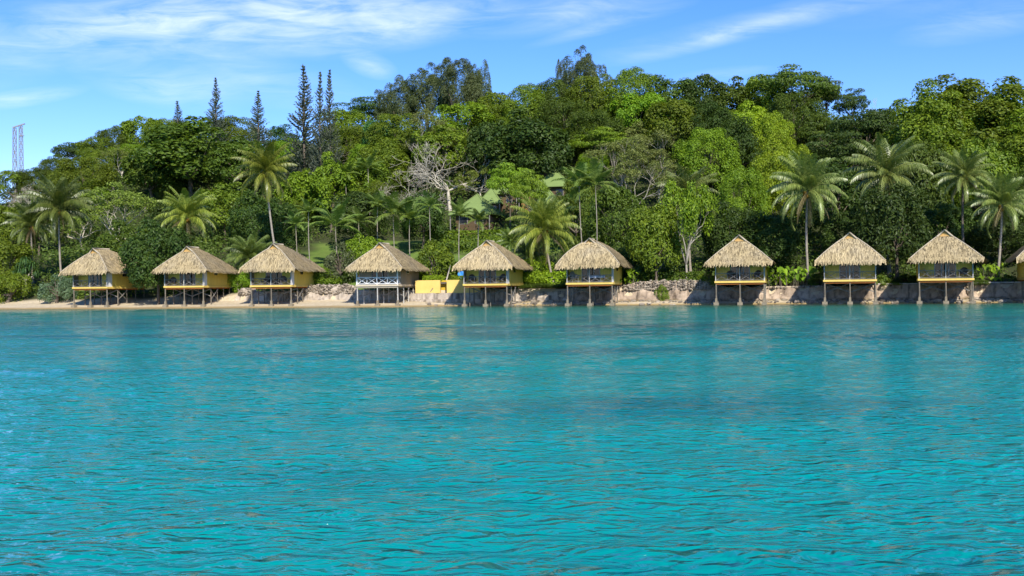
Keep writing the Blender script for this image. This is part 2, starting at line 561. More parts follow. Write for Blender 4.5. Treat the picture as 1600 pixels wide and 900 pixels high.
def water_mat():
    m, T = new_mat('lagoon_water')
    g = T.n('ShaderNodeNewGeometry')
    v = g.outputs['Position']
    sp = T.n('ShaderNodeSeparateXYZ', {'Vector': v})
    # metres out from the line of bungalow fronts, made uneven: the lagoon floor shows through in its colours
    off = T.math('MULTIPLY', T.math('ADD', T.math('ADD', sp.outputs[1], T.math('MULTIPLY', sp.outputs[0], 0.25)), -105.0), -0.97)
    big = T.noise(T.map(v, scale=(0.035, 0.10, 0.1)), 1.0, 4, 0.55)
    d = T.math('ADD', off, T.math('MULTIPLY_ADD', big, 26.0, -13.0))
    f = T.math('DIVIDE', d, 110.0, clamp=True)
    c = T.ramp(f, [(0.0, (0.040, 0.052, 0.022)), (0.05, (0.016, 0.115, 0.072)), (0.14, (0.003, 0.165, 0.118)),
                   (0.36, (0.003, 0.195, 0.162)), (0.50, (0.001, 0.188, 0.176)), (0.62, (0.000, 0.222, 0.205)), (1.0, (0.000, 0.232, 0.216))])
    reef = T.noise(T.map(v, scale=(0.045, 0.16, 0.1)), 1.0, 5, 0.6)
    band = T.math('MULTIPLY', T.math('MULTIPLY_ADD', f, 6.0, -1.7, clamp=True), T.math('MULTIPLY_ADD', f, -6.0, 4.3, clamp=True))
    rk = T.math('MULTIPLY', T.math('MULTIPLY_ADD', reef, 5.0, -2.25, clamp=True), band)
    c = T.mix(T.math('MULTIPLY', rk, 0.75), c, (0.008, 0.055, 0.055))
    dark = T.noise(T.map(v, scale=(0.09, 0.22, 0.1), loc=(7, 3, 0)), 1.0, 3, 0.5)
    c = T.mix(T.math('MULTIPLY_ADD', dark, 4, -2.1, clamp=True), c, (0.002, 0.110, 0.125))
    p = T.n('ShaderNodeBsdfPrincipled', {'Base Color': c, 'Roughness': 0.085, 'IOR': 1.333, 'Specular IOR Level': 0.5})
    r1 = T.noise(T.map(v, scale=(1.0, 1.75, 1), rot=(0, 0, 0.06)), 3.7, 2.2, 0.45, 0.7)
    lane = T.noise(T.map(v, scale=(0.05, 0.14, 1), rot=(0, 0, 0.15), loc=(3, 9, 0)), 1.0, 3, 0.55)
    lane = T.math('MULTIPLY_ADD', lane, 2.2, -0.25, clamp=True)
    b1 = T.n('ShaderNodeBump', {'Strength': T.math('MULTIPLY_ADD', lane, 0.45, 0.55), 'Distance': 0.115, 'Height': r1})
    r2 = T.noise(T.map(v, scale=(1.0, 1.6, 1), rot=(0, 0, 0.4)), 7.0, 2, 0.45, 0.3)
    b2 = T.n('ShaderNodeBump', {'Strength': 1.0, 'Distance': 0.012, 'Height': r2, 'Normal': b1.outputs[0]})
    T.set(p.inputs['Normal'], b2.outputs[0])
    out(T, p.outputs[0])
    return m


M['terrain'] = terrain_mat()
M['water'] = water_mat()

# ---------------------------------------------------------------- water: one sheet to the horizon with real waves
def make_water():
    rng = np.random.default_rng(3)
    r = [1.2]
    while r[-1] < 6500:
        r.append(r[-1] * (1.0048 if 4.0 < r[-1] < 115 else (1.03 if r[-1] <= 4 else 1.12)))
    r = np.array(r)
    th = np.concatenate([np.linspace(-R(42), R(42), 900), np.linspace(R(42), 2 * PI - R(42), 90)[1:-1]])
    TH, RR = np.meshgrid(th, r)
    X, Y = RR * np.sin(TH), RR * np.cos(TH)
    Z = np.zeros_like(X)
    dr = np.where(RR < 115, RR * 0.0048, RR * 0.12)
    dth = np.where(np.abs(TH) <= R(42), RR * R(84) / 900, RR * R(276) / 90)
    sp = np.maximum(dr, dth)
    for i in range(60):
        lam = 0.38 * (4.2 / 0.38) ** rng.random() ** 1.3
        ang = R(95) + rng.normal(0, R(30))
        k = 2 * PI / lam
        slope = 0.019 * (1.0 if lam < 1.1 else 0.45)
        a = slope / k
        ph = rng.random() * 2 * PI
        ph2 = k * (X * math.cos(ang) + Y * math.sin(ang)) + ph + 0.6 * np.sin(0.35 * X / lam ** .5 + 0.27 * Y / lam ** .5 + ph * 3)
        w = np.clip(lam / (3.2 * sp) - 0.6, 0, 1)
        Z += w * a * (np.sin(ph2) + 0.22 * np.sin(2 * ph2 + 0.9))
    gust = 0.75 + 0.35 * np.sin(X * 0.21 + 1.2 * np.sin(Y * 0.13)) * np.sin(Y * 0.17 + X * 0.05 + 1)
    Z *= gust
    nr, nt = X.shape
    V = np.stack([X.ravel(), Y.ravel(), Z.ravel()], 1)
    V = np.vstack([V, [[0, 0, 0]]])
    i = np.arange(nr - 1)[:, None] * nt
    j = np.arange(nt)[None, :]
    j2 = (j + 1) % nt
    Q = np.stack([i + j, i + nt + j, i + nt + j2, i + j2], -1).reshape(-1, 4)
    jj = np.arange(nt)
    Tr = np.stack([np.full(nt, len(V) - 1), jj, (jj + 1) % nt], -1)
    me = np_mesh('water', V, [Q[:, ::-1], Tr[:, ::-1]], [M['water']], smooth=True)
    o = link(bpy.data.objects.new('water', me))
    tag(o, 'turquoise lagoon water rippled by a light breeze', None, kind='structure')


make_water()


def make_terrain():
    xs = np.concatenate([np.linspace(-260, -90, 60)[:-1], np.linspace(-90, 75, 330), np.linspace(75, 230, 60)[1:]])
    ds = np.concatenate([np.linspace(-14, -3, 8)[:-1], np.linspace(-3, 5.25, 34), np.linspace(5.35, 14, 30), np.linspace(14.5, 90, 90), np.linspace(92, 260, 40)])
    Xg, Dg = np.meshgrid(xs, ds)
    Zg = terr(Xg, Dg)
    Yg = shoreY(Xg, Dg)
    nr, nt = Xg.shape
    V = np.stack([Xg.ravel(), Yg.ravel(), Zg.ravel()], 1)
    i = np.arange(nr - 1)[:, None] * nt
    j = np.arange(nt - 1)[None, :]
    Q = np.stack([i + j, i + j + 1, i + nt + j + 1, i + nt + j], -1).reshape(-1, 4)
    me = np_mesh('island_terrain', V, [Q], [M['terrain']], smooth=True)
    # where beach sand and mown grass lie
    sand = (1 - sstep(5.6, 7.2, Dg + 0.6 * np.sin(Xg * 0.8)))
    lw = np.zeros_like(Xg)

    def patch(x0, x1, d0, d1):
        e = 1.2 * np.sin(Xg * 0.7) + 0.8 * np.sin(Dg * 0.9)
        return sstep(x0 - 2, x0 + 2, Xg + e) * (1 - sstep(x1 - 2, x1 + 2, Xg + e)) * sstep(d0 - 1, d0 + 1, Dg + e * .5) * (1 - sstep(d1 - 1, d1 + 1, Dg + e * .5))
    for p in ((-30, -12, 6.5, 36), (-12, 3, 12, 27), (8, 16, 13, 34), (2, 12, 24, 40), (-8, 2, 28, 36)):
        lw = np.maximum(lw, patch(*p))
    for nm, arr in (('sand', sand), ('lawn', lw)):
        a = me.attributes.new(nm, 'FLOAT', 'POINT')
        a.data.foreach_set('value', arr.ravel().astype(np.float32))
    o = link(bpy.data.objects.new('island_terrain', me))
    tag(o, 'wooded island hillside rising behind a sandy shore and lawn', None, kind='structure')


make_terrain()

LAWNS = ((-30, -12, 6.5, 36), (-12, 3, 12, 27), (8, 16, 13, 34))
# ---------------------------------------------------------------- foliage geometry
def diamonds(C, N, L, Wd, rng, U=None, fold=0.18):
    """one folded leaf blade per row of C, facing N, length 2L, width 2W"""
    n = len(C)
    N = N / (np.linalg.norm(N, axis=1, keepdims=True) + 1e-9)
    if U is None:
        U = rng.normal(size=(n, 3))
    U = U - N * np.sum(U * N, 1, keepdims=True)
    U /= (np.linalg.norm(U, axis=1, keepdims=True) + 1e-9)
    S = np.cross(N, U)
    L = np.broadcast_to(np.asarray(L, float), (n,))[:, None]
    Wd = np.broadcast_to(np.asarray(Wd, float), (n,))[:, None]
    a = C + U * L - N * L * fold
    b = C + S * Wd + N * Wd * fold
    c = C - U * L
    d = C - S * Wd + N * Wd * fold
    V = np.stack([a, b, c, d], 1).reshape(-1, 3)
    F = np.arange(4 * n).reshape(n, 4)
    return V, F


def unit(rng, n):
    v = rng.normal(size=(n, 3))
    return v / np.linalg.norm(v, axis=1, keepdims=True)


def puff(rng, c, r, n, up=0.25, sz=(1, 1, 1), outdir=None, ow=0.5, inner=0.55):
    """leaf centres and facings over one clump of foliage"""
    d = rng.normal(size=(n, 3))
    d[:, 2] += up * 1.6
    if outdir is not None:
        d += np.asarray(outdir) * ow * 1.6
    d /= np.linalg.norm(d, axis=1, keepdims=True)
    rad = r * (inner + (1.12 - inner) * rng.random((n, 1)) ** 0.55)
    C = np.asarray(c) + d * rad * np.asarray(sz)
    N = d * 0.9 + rng.normal(size=(n, 3)) * 0.42
    N[:, 2] += 0.35
    return C, N


def crown_mesh(name, seed, rx, z0, z1, nclump, cr, nleaf, leaf, asp=0.5, csz=(1, 1, 1), shell=(0.5, 0.86), low=-0.55, mat='mid', top=1.0, wob=0.25, upward=0.0):
    rng = np.random.default_rng(seed)
    zc, rz = (z0 + z1) / 2, (z1 - z0) / 2
    Cs, Ns, Ts, cen = [], [], [], []
    k = 0
    while k < nclump:
        u = unit(rng, 1)[0]
        if u[2] < low:
            continue
        rr = shell[0] + (shell[1] - shell[0]) * rng.random() ** 0.6
        rr *= 1 + rng.normal() * wob * 0.35
        c = np.array([u[0] * rx * rr, u[1] * rx * rr, zc + u[2] * rz * rr])
        if rng.random() < 0.12:
            c[:2] *= 1.1
        s = cr * (0.65 + 0.7 * rng.random())
        C, N = puff(rng, c, s, int(nleaf * (s / cr) ** 1.6), sz=csz, outdir=u)
        Cs.append(C)
        Ns.append(N)
        Ts.append(np.clip(rng.random(len(C)) * 0.75 + rng.random() * 0.25, 0, 1))
        cen.append((c, s))
        k += 1
    C, N, T_ = np.concatenate(Cs), np.concatenate(Ns), np.concatenate(Ts)
    L = leaf * (0.65 + 0.7 * rng.random(len(C)))
    U = None
    if upward:
        U = rng.normal(size=(len(C), 3)) * 0.6 + np.array([0, 0, upward])
    V, F = diamonds(C, N, L, L * asp, rng, U)
    me = np_mesh(name, V, [F], [G[mat]], tint=T_)
    return me, cen


def trunk_mesh(name, seed, cen, base_r, fork, mat='bark', nl=12, n=7, bend=0.4):
    random.seed(seed)
    mb = MB()
    topc = max(c[2] for c, s in cen)
    mid = Vector((random.uniform(-bend, bend), random.uniform(-bend, bend), fork))
    mb.tube([(0, 0, -0.6), (0, 0, 0.15), mid * 0.5, mid], [base_r * 1.45, base_r * 1.05, base_r * 0.85, base_r * 0.75], n)
    pick = sorted(cen, key=lambda q: random.random())[:nl]
    for c, s in pick:
        e = Vector(c)
        q = mid.lerp(e, 0.5) + Vector((random.uniform(-.3, .3), random.uniform(-.3, .3), random.uniform(-.1, .5)))
        mb.tube([mid + Vector((0, 0, -0.1)), q, e], [base_r * 0.5, base_r * 0.28, base_r * 0.1], 5)
    return mb.mesh(name, M[mat], True)


def grow(rng, p, d, length, rad, level, segs, tips, spread, up, ratio=0.74, nsplit=(2, 3)):
    """recursive branching for open and leafless crowns"""
    q = p.copy()
    pts, rads = [p.copy()], [rad]
    nseg = 3
    for i in range(nseg):
        d = d + rng.normal(size=3) * 0.17
        d[2] += up * 0.1
        d /= np.linalg.norm(d)
        q = q + d * length / nseg
        pts.append(q.copy())
        rads.append(rad * (1 - 0.32 * (i + 1) / nseg))
    segs.append((pts, rads, level))
    if level == 0:
        tips.append((q, d))
        return
    for k in range(rng.integers(nsplit[0], nsplit[1] + 1)):
        s = rng.normal(size=3)
        s -= d * np.dot(s, d)
        s /= np.linalg.norm(s) + 1e-9
        nd = d + s * spread * (0.7 + 0.6 * rng.random())
        nd[2] += up * 0.35
        if nd[2] < -0.15:
            nd[2] = -0.15
        nd /= np.linalg.norm(nd)
        grow(rng, q, nd, length * ratio * (0.8 + 0.4 * rng.random()), rads[-1] * (0.68 if level > 1 else 0.75), level - 1, segs, tips, spread, up, ratio, nsplit)


def branch_meshes(name, seed, fork, base_r, levels, length, spread, up, ntop=4, lean=0.5, bark='bonebark', leafn=0, leaf=0.15, pr=0.6, psz=(1, 1, 0.6), asp=0.5, mat='olive', lmin=0.016, bend=0.6, keep=1.0, ratio=0.74):
    rng = np.random.default_rng(seed)
    segs, tips = [], []
    mid = np.array([rng.normal() * bend * 0.4, rng.normal() * bend * 0.4, fork])
    base = ([np.array([0, 0, -0.6]), np.array([0, 0, 0.2]), mid * 0.55, mid], [base_r * 1.5, base_r * 1.1, base_r * 0.9, base_r * 0.82], 9)
    segs.append(base)
    a0 = rng.random() * 6.28
    for k in range(ntop):
        a = a0 + k * 2 * PI / ntop + rng.normal() * 0.25
        el_ = 0.35 + 0.65 * rng.random()
        d = np.array([math.cos(a) * lean, math.sin(a) * lean, el_])
        d /= np.linalg.norm(d)
        grow(rng, mid, d, length * (0.8 + .4 * rng.random()), base_r * 0.55, levels, segs, tips, spread, up, ratio)
    mb = MB()
    for pts, rads, lv in segs:
        n = 7 if lv == 9 else (5 if lv >= 2 else 3)
        mb.tube(pts, [max(r_, lmin) for r_ in rads], n, cap=False)
    tm = mb.mesh(name + '_trunk', M[bark], True)
    P = np.array([p for seg in segs for p in seg[0]])
    info = dict(H=float(P[:, 2].max()), W=float(np.percentile(np.abs(P[:, :2]), 99) * 2))
    cm = None
    if leafn:
        Cs, Ns = [], []
        for p, d in tips:
            if rng.random() > keep:
                continue
            s = pr * (0.7 + 0.6 * rng.random())
            C, N = puff(rng, p, s, leafn, sz=psz, inner=0.2)
            Cs.append(C)
            Ns.append(N)
        C, N = np.concatenate(Cs), np.concatenate(Ns)
        L = leaf * (0.65 + 0.7 * rng.random(len(C)))
        V, F = diamonds(C, N, L, L * asp, rng)
        cm = np_mesh(name + '_crown', V, [F], [G[mat]], tint=rng.random(len(C)))
        info = dict(H=float(V[:, 2].max()), W=float(np.percentile(np.abs(V[:, :2]), 98.5) * 2))
    return cm, tm, info


PROTO = {}


def reg(kind, crown, trunk, H, Wd):
    PROTO.setdefault(kind, []).append((crown, trunk, H, Wd))


def bl(kind, seed, rx, z0, z1, nclump, cr, nleaf, leaf, fork, **kw):
    c, cen = crown_mesh(kind + '_crown', seed, rx, z0, z1, nclump, cr, nleaf, leaf, **kw)
    t = trunk_mesh(kind + '_trunk', seed, cen, 0.22, fork)
    co = np.empty(len(c.vertices) * 3, np.float32)
    c.vertices.foreach_get('co', co)
    co = co.reshape(-1, 3)
    reg(kind, c, t, float(np.percentile(co[:, 2], 99.7)), float(np.percentile(np.abs(co[:, :2]), 98) * 2))


for s in (11, 12, 13, 14):
    bl('round', s, 4.3, 0.3, 9.6, 46, 1.25, 190, 0.20, 3.2)
for s in (21, 22, 23):
    bl('fine', s, 4.3, -0.3, 9.4, 84, 1.0, 220, 0.125, 3.0, wob=0.12)
for s in (31, 32, 33):
    bl('coarse', s, 4.2, 1.6, 9.6, 50, 1.1, 150, 0.215, 3.4, asp=0.55, wob=0.4)
for s in (41, 42):
    bl('tall', s, 5.2, 3.0, 20.0, 120, 1.3, 230, 0.19, 6.5, wob=0.5, shell=(0.4, 0.95), asp=0.55)
for s in (51, 52, 53):
    bl('layer', s, 5.0, 4.2, 9.4, 44, 1.5, 150, 0.18, 4.6, csz=(1.15, 1.15, 0.28), shell=(0.3, 0.95), low=-0.5)
for s in (61, 62, 63):
    bl('plume', s, 3.6, 1.5, 13.0, 80, 0.9, 210, 0.20, 4.5, asp=0.2, csz=(0.8, 0.8, 1.45), shell=(0.3, 0.95), upward=0.9, mat='grey')
for s in (71, 72, 73):
    bl('shrub', s, 2.2, -0.3, 3.2, 36, 0.62, 150, 0.11, 0.9, low=-0.8)
for s in (81, 82):
    c, t, i = branch_meshes('open', s, 1.9, 0.22, 3, 2.5, 0.62, 0.42, 6, 0.42, 'palebark', 105, 0.19, 0.95, (1, 1, 0.85), mat='fresh')
    reg('open', c, t, i['H'], i['W'])
for s in (91, 92):
    c, t, i = branch_meshes('feathery', s, 2.8, 0.22, 4, 2.3, 0.55, 0.55, 4, 0.55, 'palebark', 34, 0.15, 0.7, (1, 1, 0.6), asp=0.4, mat='feather')
    reg('feathery', c, t, i['H'], i['W'])
for s in (101, 102):
    c, t, i = branch_meshes('spreading', s, 2.2, 0.26, 4, 2.4, 0.7, 0.25, 5, 0.9, 'bonebark', 44, 0.16, 0.7, (1.2, 1.2, 0.45), mat='olive', keep=1.0)
    reg('spreading', c, t, i['H'], i['W'])
for s in (111, 112, 113):
    c, t, i = branch_meshes('bare', s, 3.4, 0.31, 5, 2.6, 0.8, 0.14, 7, 1.15, 'bonebark', lmin=0.021, ratio=0.79)
    reg('bare', None, t, i['H'], i['W'])


def pine_meshes(seed, H=20.0, tops=1):
    rng = np.random.default_rng(seed)
    Cs, Ns, Us = [], [], []
    mb = MB()
    for tp in range(tops):
        ox = (tp - (tops - 1) / 2) * 2.2
        hh = H - tp * 0.4
        bx = lambda z: ox * min(1, z / (H * .3)) + 0.12 * math.sin(z * .5 + tp)
        zs = [-0.6, 0.3, hh * .3, hh * .6, hh * .85, hh]
        mb.tube([(bx(z), 0, z) for z in zs], [0.3, 0.26, 0.2, 0.14, 0.07, 0.02], 6)
        z = hh * 0.14
        while z < hh - 0.1:
            f = (hh - z) / hh
            rmax = (0.10 + 2.6 * min(1, f * 1.5)) * (0.95 if tops > 1 else 1) * (0.85 + .3 * math.sin(z * 1.1 + seed) ** 2)
            nb = rng.integers(7, 10)
            for b in range(nb):
                a = rng.random() * 2 * PI
                L = rmax * (0.86 + 0.16 * rng.random())
                n = max(5, int(15 * L / 1.5))
                t = 0.18 + 0.82 * (np.arange(n) + rng.random(n) * .6) / n
                t = np.clip(t, 0, 1)
                rise = 0.30 * L * t + 0.45 * L * t ** 2.5
                C = np.stack([bx(z) + math.cos(a) * L * t, math.sin(a) * L * t, z + rise], 1) + rng.normal(size=(n, 3)) * 0.05
                U = np.tile([math.cos(a), math.sin(a), 0.45], (n, 1)) + rng.normal(size=(n, 3)) * 0.35
                Cs.append(C)
                Us.append(U)
                Ns.append(rng.normal(size=(n, 3)) + [0, 0, 0.4])
            z += 0.36 + 0.14 * rng.random()
    C, N, U = np.concatenate(Cs), np.concatenate(Ns), np.concatenate(Us)
    L = 0.20 * (0.7 + 0.6 * rng.random(len(C)))
    V, F = diamonds(C, N, L, L * 0.36, rng, U)
    cm = np_mesh('pine_crown', V, [F], [G['pine']], tint=rng.random(len(C)))
    return cm, mb.mesh('pine_trunk', M['bark'], True)


for s, tp in ((121, 1), (122, 1), (123, 1)):
    c, t = pine_meshes(s, 20.0, tp)
    reg('pine', c, t, 20.0, 4.0)
c, t = pine_meshes(125, 20.0, 2)
reg('twinpine', c, t, 20.0, 5.2)


# ---------------------------------------------------------------- palms
def frond_arrays(rng, L, az_, el0, droop, nl, ll, lw, hang, twist=0.0):
    """one pinnate frond: rachis curving down under its weight, leaflets both sides; returns verts, quads"""
    n = 14
    s = np.linspace(0, 1, n)
    e = el0 - droop * s ** 1.4
    ds = L / (n - 1)
    rr = np.concatenate([[0], np.cumsum(np.cos(e[:-1]) * ds)])
    zz = np.concatenate([[0], np.cumsum(np.sin(e[:-1]) * ds)])
    V, F, Tn = [], [], []
    ca, sa = math.cos(az_), math.sin(az_)
    side = np.array([-sa, ca, 0])
    base = len(V)
    # rachis: flat tapering strip
    for i in range(n):
        w = 0.055 * (1 - 0.85 * s[i])
        p = np.array([ca * rr[i], sa * rr[i], zz[i]])
        up = np.array([-math.sin(e[i]) * ca, -math.sin(e[i]) * sa, math.cos(e[i])])
        V += [p - side * w, p + up * w * 0.8, p + side * w]
    for i in range(n - 1):
        a = 3 * i
        F += [(a, a + 1, a + 4, a + 3), (a + 1, a + 2, a + 5, a + 4)]
        Tn += [0.95, 0.95]
    for sd in (-1, 1):
        for k in range(nl):
            t = 0.14 + 0.86 * (k + rng.random() * 0.6) / nl
            t = min(t, 0.995)
            x = t * (n - 1)
            i = int(x)
            f = x - i
            i2 = min(i + 1, n - 1)
            p = np.array([ca * (rr[i] * (1 - f) + rr[i2] * f), sa * (rr[i] * (1 - f) + rr[i2] * f), zz[i] * (1 - f) + zz[i2] * f])
            ee = e[i]
            fw = np.array([math.cos(ee) * ca, math.cos(ee) * sa, math.sin(ee)])
            ln = ll * (0.35 + 0.65 * math.sin(PI * min(1, 0.18 + 0.8 * t))) * (0.85 + 0.3 * rng.random())
            d1 = side * sd * 0.8 + fw * (0.45 + 0.5 * t) + np.array([0, 0, 0.10 - hang * 0.3])
            d1 /= np.linalg.norm(d1)
            d2 = d1 + np.array([0, 0, -hang * (0.7 + 0.5 * rng.random())])
            d2 /= np.linalg.norm(d2)
            q = p + d1 * ln * 0.45
            r_ = q + d2 * ln * 0.55
            wv = fw * lw
            b = len(V)
            V += [p - wv * .6, p + wv * .6, q + wv, q - wv, r_]
            F += [(b, b + 1, b + 2, b + 3), (b + 3, b + 2, b + 4, b + 4)]
            tv = rng.random() * 0.8
            Tn += [tv, tv]
    return V, F, Tn


def fronds_mesh(name, seed, L=3.7, nf=42, nl=42, ll=0.90, lw=0.032, hang=1.5, mat='palm', emin=-42, emax=86, droop0=1.5, dead=2):
    rng = np.random.default_rng(seed)
    V, Q, Tri, T1, T2 = [], [], [], [], []
    for i in range(nf):
        f = (i + 0.5) / nf
        az_ = i * 2.39996 + rng.normal() * 0.2
        el0 = R(emin + (emax - emin) * f ** 0.58) + rng.normal() * 0.07
        droop = (droop0 + 0.35 * rng.random()) * (1.0 - 0.6 * f)
        Lf = L * (0.85 + 0.2 * rng.random()) * (0.92 if f > 0.9 else 1)
        v, fc, tn = frond_arrays(rng, Lf, az_, el0, droop, nl, ll, lw, hang * (1.2 - 0.5 * f))
        b = len(V)
        V += v
        age = 0.22 * (1 - f)
        for q, t in zip(fc, tn):
            q = tuple(k + b for k in q)
            if q[2] == q[3]:
                Tri.append(q[:3])
                T2.append(min(1, t + age))
            else:
                Q.append(q)
                T1.append(min(1, t + age))
    return np_mesh(name, np.array(V), [np.array(Q), np.array(Tri)], [G[mat]], tint=np.array(T1 + T2))


COCO = [fronds_mesh('fronds', 201), fronds_mesh('fronds', 202, nf=36, droop0=1.65, emax=80), fronds_mesh('fronds', 203, nf=40, hang=1.8, droop0=1.6)]
DEAD = [fronds_mesh('dead_fronds', 221, L=3.0, nf=5, nl=26, ll=0.6, lw=0.03, hang=1.6, emin=-75, emax=-30, droop0=0.9, mat='brown'),
        fronds_mesh('dead_fronds', 222, L=3.2, nf=7, nl=26, ll=0.6, lw=0.03, hang=1.6, emin=-80, emax=-20, droop0=0.9, mat='brown')]
SLIM = [fronds_mesh('fronds', 211, L=2.5, nf=11, nl=30, ll=0.7, lw=0.04, emin=-5, emax=80, droop0=1.25, hang=0.6, mat='areca'),
        fronds_mesh('fronds', 212, L=2.5, nf=13, nl=30, ll=0.7, lw=0.04, emin=-20, emax=80, droop0=1.2, hang=0.7, mat='areca')]


def nuts_mesh():
    mb = MB()
    random.seed(5)
    for k in range(11):
        a = k * 2.4
        c = Vector((math.cos(a) * 0.26, math.sin(a) * 0.26, -0.15 - 0.12 * (k % 4)))
        r_ = 0.13
        vs, fs = [], []
        for i in range(5):
            th = PI * i / 4
            for j in range(6):
                ph = 2 * PI * j / 6
                vs.append(c + Vector((math.sin(th) * math.cos(ph), math.sin(th) * math.sin(ph), math.cos(th) * 1.2)) * r_)
        for i in range(4):
            for j in range(6):
                fs.append((i * 6 + j, (i + 1) * 6 + j, (i + 1) * 6 + (j + 1) % 6, i * 6 + (j + 1) % 6))
        mb.add(vs, fs)
    return mb.mesh('coconuts', M['coconut'], True)


NUTS = nuts_mesh()


def solve(px, py, H, d0=7.0, d1=83.0, slim=None):
    """distance at which something H metres tall on the slope has its top on this line of sight"""
    a, b = ray(px, py)
    best = None
    for k in range(int((d1 - d0) / 0.4)):
        d = d0 + 0.4 * k
        # Y on ray x = a*Y with given d: Y = (105 + 1.0308 d)/(1 + .25 a)
        Y = (105 + 1.0308 * d) / (1 + 0.25 * a)
        gz = float(terr(a * Y, d))
        hh = CAM_Z + b * Y - gz
        if best is None or hh < best[2]:
            best = (Y, gz, hh)
        if hh <= (slim * Y if slim else H):
            return Y, gz, hh
    return best


_cnt = {}
NAMES = {'round': 'broadleaf_tree', 'fine': 'broadleaf_tree', 'coarse': 'large_leaved_tree', 'tall': 'tall_broadleaf_tree', 'layer': 'umbrella_tree',
         'plume': 'casuarina_tree', 'shrub': 'shrub', 'open': 'pale_limbed_tree', 'feathery': 'feathery_tree', 'spreading': 'spreading_tree',
         'bare': 'bare_tree', 'pine': 'columnar_pine', 'twinpine': 'twin_topped_pine'}
GROUPS = {'round': 'broadleaf trees of the hillside', 'fine': 'broadleaf trees of the hillside', 'coarse': 'large leaved trees of the hillside', 'tall': 'tall broadleaf trees of the shore',
          'layer': 'umbrella trees of the hillside', 'plume': 'casuarina trees on the crest', 'shrub': 'shrubs', 'open': 'pale limbed trees', 'feathery': 'feathery pale trees',
          'spreading': 'spreading olive trees', 'bare': 'leafless pale trees', 'pine': 'columnar pines', 'twinpine': 'columnar pines'}
CRNAME = {'shrub': 'foliage'}


def tree(kind, px, top, wpx, H, mat, label, d=None, rz=None, var=None):
    """a tree whose top stands on the line of sight (px, top); H its rough height in metres, wpx its width"""
    ps = PROTO[kind]
    k = _cnt.get(kind, 0)
    _cnt[kind] = k + 1
    cm, tm, pH, pW = ps[(k if var is None else var) % len(ps)]
    if d is None:
        nat = kind in ('bare', 'open', 'feathery', 'spreading')
        Y, gz, hh = solve(px, top, H, slim=(pH / pW * wpx / FPX) if nat else None)
    else:
        a, b = ray(px, top)
        Y = (105 + 1.0308 * d) / (1 + 0.25 * a)
        gz = float(terr(a * Y, d))
        hh = CAM_Z + b * Y - gz
    a, b = ray(px, top)
    wm = wpx * Y / FPX
    rnd = random.Random(int(px * 31 + top))
    root = empty(NAMES[kind], (a * Y, Y, gz - 0.05), rz if rz is not None else rnd.random() * 6.28, (wm / pW, wm / pW, hh / pH))
    if cm is not None:
        put(CRNAME.get(kind, 'crown'), cm, root, G[mat])
    put('trunk', tm, root)
    tag(root, label, 'shrub' if kind == 'shrub' else 'tree', GROUPS[kind])
    return root


def palm(px, cy, rpx, H, label, base_px=None, mat=None, kind='coco', d=None, trunk='palmtrunk', nuts=True, var=None, dead=False):
    """a palm whose crown centre is on the line of sight (px, cy)"""
    k = _cnt.get('p' + kind, 0)
    _cnt['p' + kind] = k + 1
    protos = COCO if kind == 'coco' else SLIM
    me = protos[(k if var is None else var) % len(protos)]
    if d is None:
        Y, gz, hh = solve(px, cy, H)
    else:
        a, b = ray(px, cy)
        Y = (105 + 1.0308 * d) / (1 + 0.25 * a)
        gz = float(terr(a * Y, d))
        hh = CAM_Z + b * Y - gz
    a, b = ray(px, cy)
    rm = rpx * Y / FPX
    bx = ((base_px - px) * Y / FPX) if base_px is not None else 0.25
    top = Vector((a * Y, Y, gz + hh))
    gx = top.x + bx
    g0 = ground(gx, Y)
    rnd = random.Random(int(px * 17 + cy))
    root = empty('coconut_palm' if kind == 'coco' else 'slender_palm', (gx, Y, g0))
    tl = top - Vector((gx, Y, g0))
    mb = MB()
    pts, rad = [], []
    r0 = 0.17 if kind == 'coco' else 0.075
    for i in range(9):
        t = i / 8
        c = math.sin(t * PI) * (0.05 * tl.z) * (1 if bx < 0 else -1) * (1 if base_px is not None else 0.4)
        pts.append((tl.x * (t ** 1.15) + c * 0.4, 0.1 * math.sin(t * 3), -0.5 + (tl.z + 0.45) * t))
        rad.append(r0 * (1.5 - 0.75 * min(1, t * 4) if t < .25 else 0.85 - 0.25 * t))
    mb.tube(pts, rad, 8)
    mb.build('trunk', M[trunk], root, True)
    fr = put('fronds', me, root, G[mat] if mat else None)
    fr.location = (tl.x, 0.1 * math.sin(3), tl.z - 0.1)
    base_L = 3.55 if kind == 'coco' else 2.7
    s = rm / base_L * 1.12
    fr.scale = (s, s, s)
    fr.rotation_euler = (0, 0, rnd.random() * 6.28)
    if nuts and kind == 'coco':
        nt = put('coconuts', NUTS, root)
        nt.location = (tl.x, 0, tl.z - 0.1)
        nt.scale = (s, s, s)
        dd = put('dead_fronds', DEAD[k % 2], root)
        dd.location = (tl.x, 0.05, tl.z - 0.18)
        dd.scale = (s * .9, s * .9, s * .9)
        dd.rotation_euler = (0, 0, rnd.random() * 6.28)
    tag(root, label, 'palm', 'coconut palms' if kind == 'coco' else 'slender palms on the lawn slope')
    return root


# ---------------------------------------------------------------- bungalows
ZD0, ZD1, ZE, ZA, ZG = 2.08, 2.36, 4.14, 6.86, 6.32
HW, DEP, VB = 2.4, 7.0, 0.98
EX, EY0, EY1, YR0, YR1 = 3.25, -0.9, 7.9, 0.8, 3.5
ROOF = {}


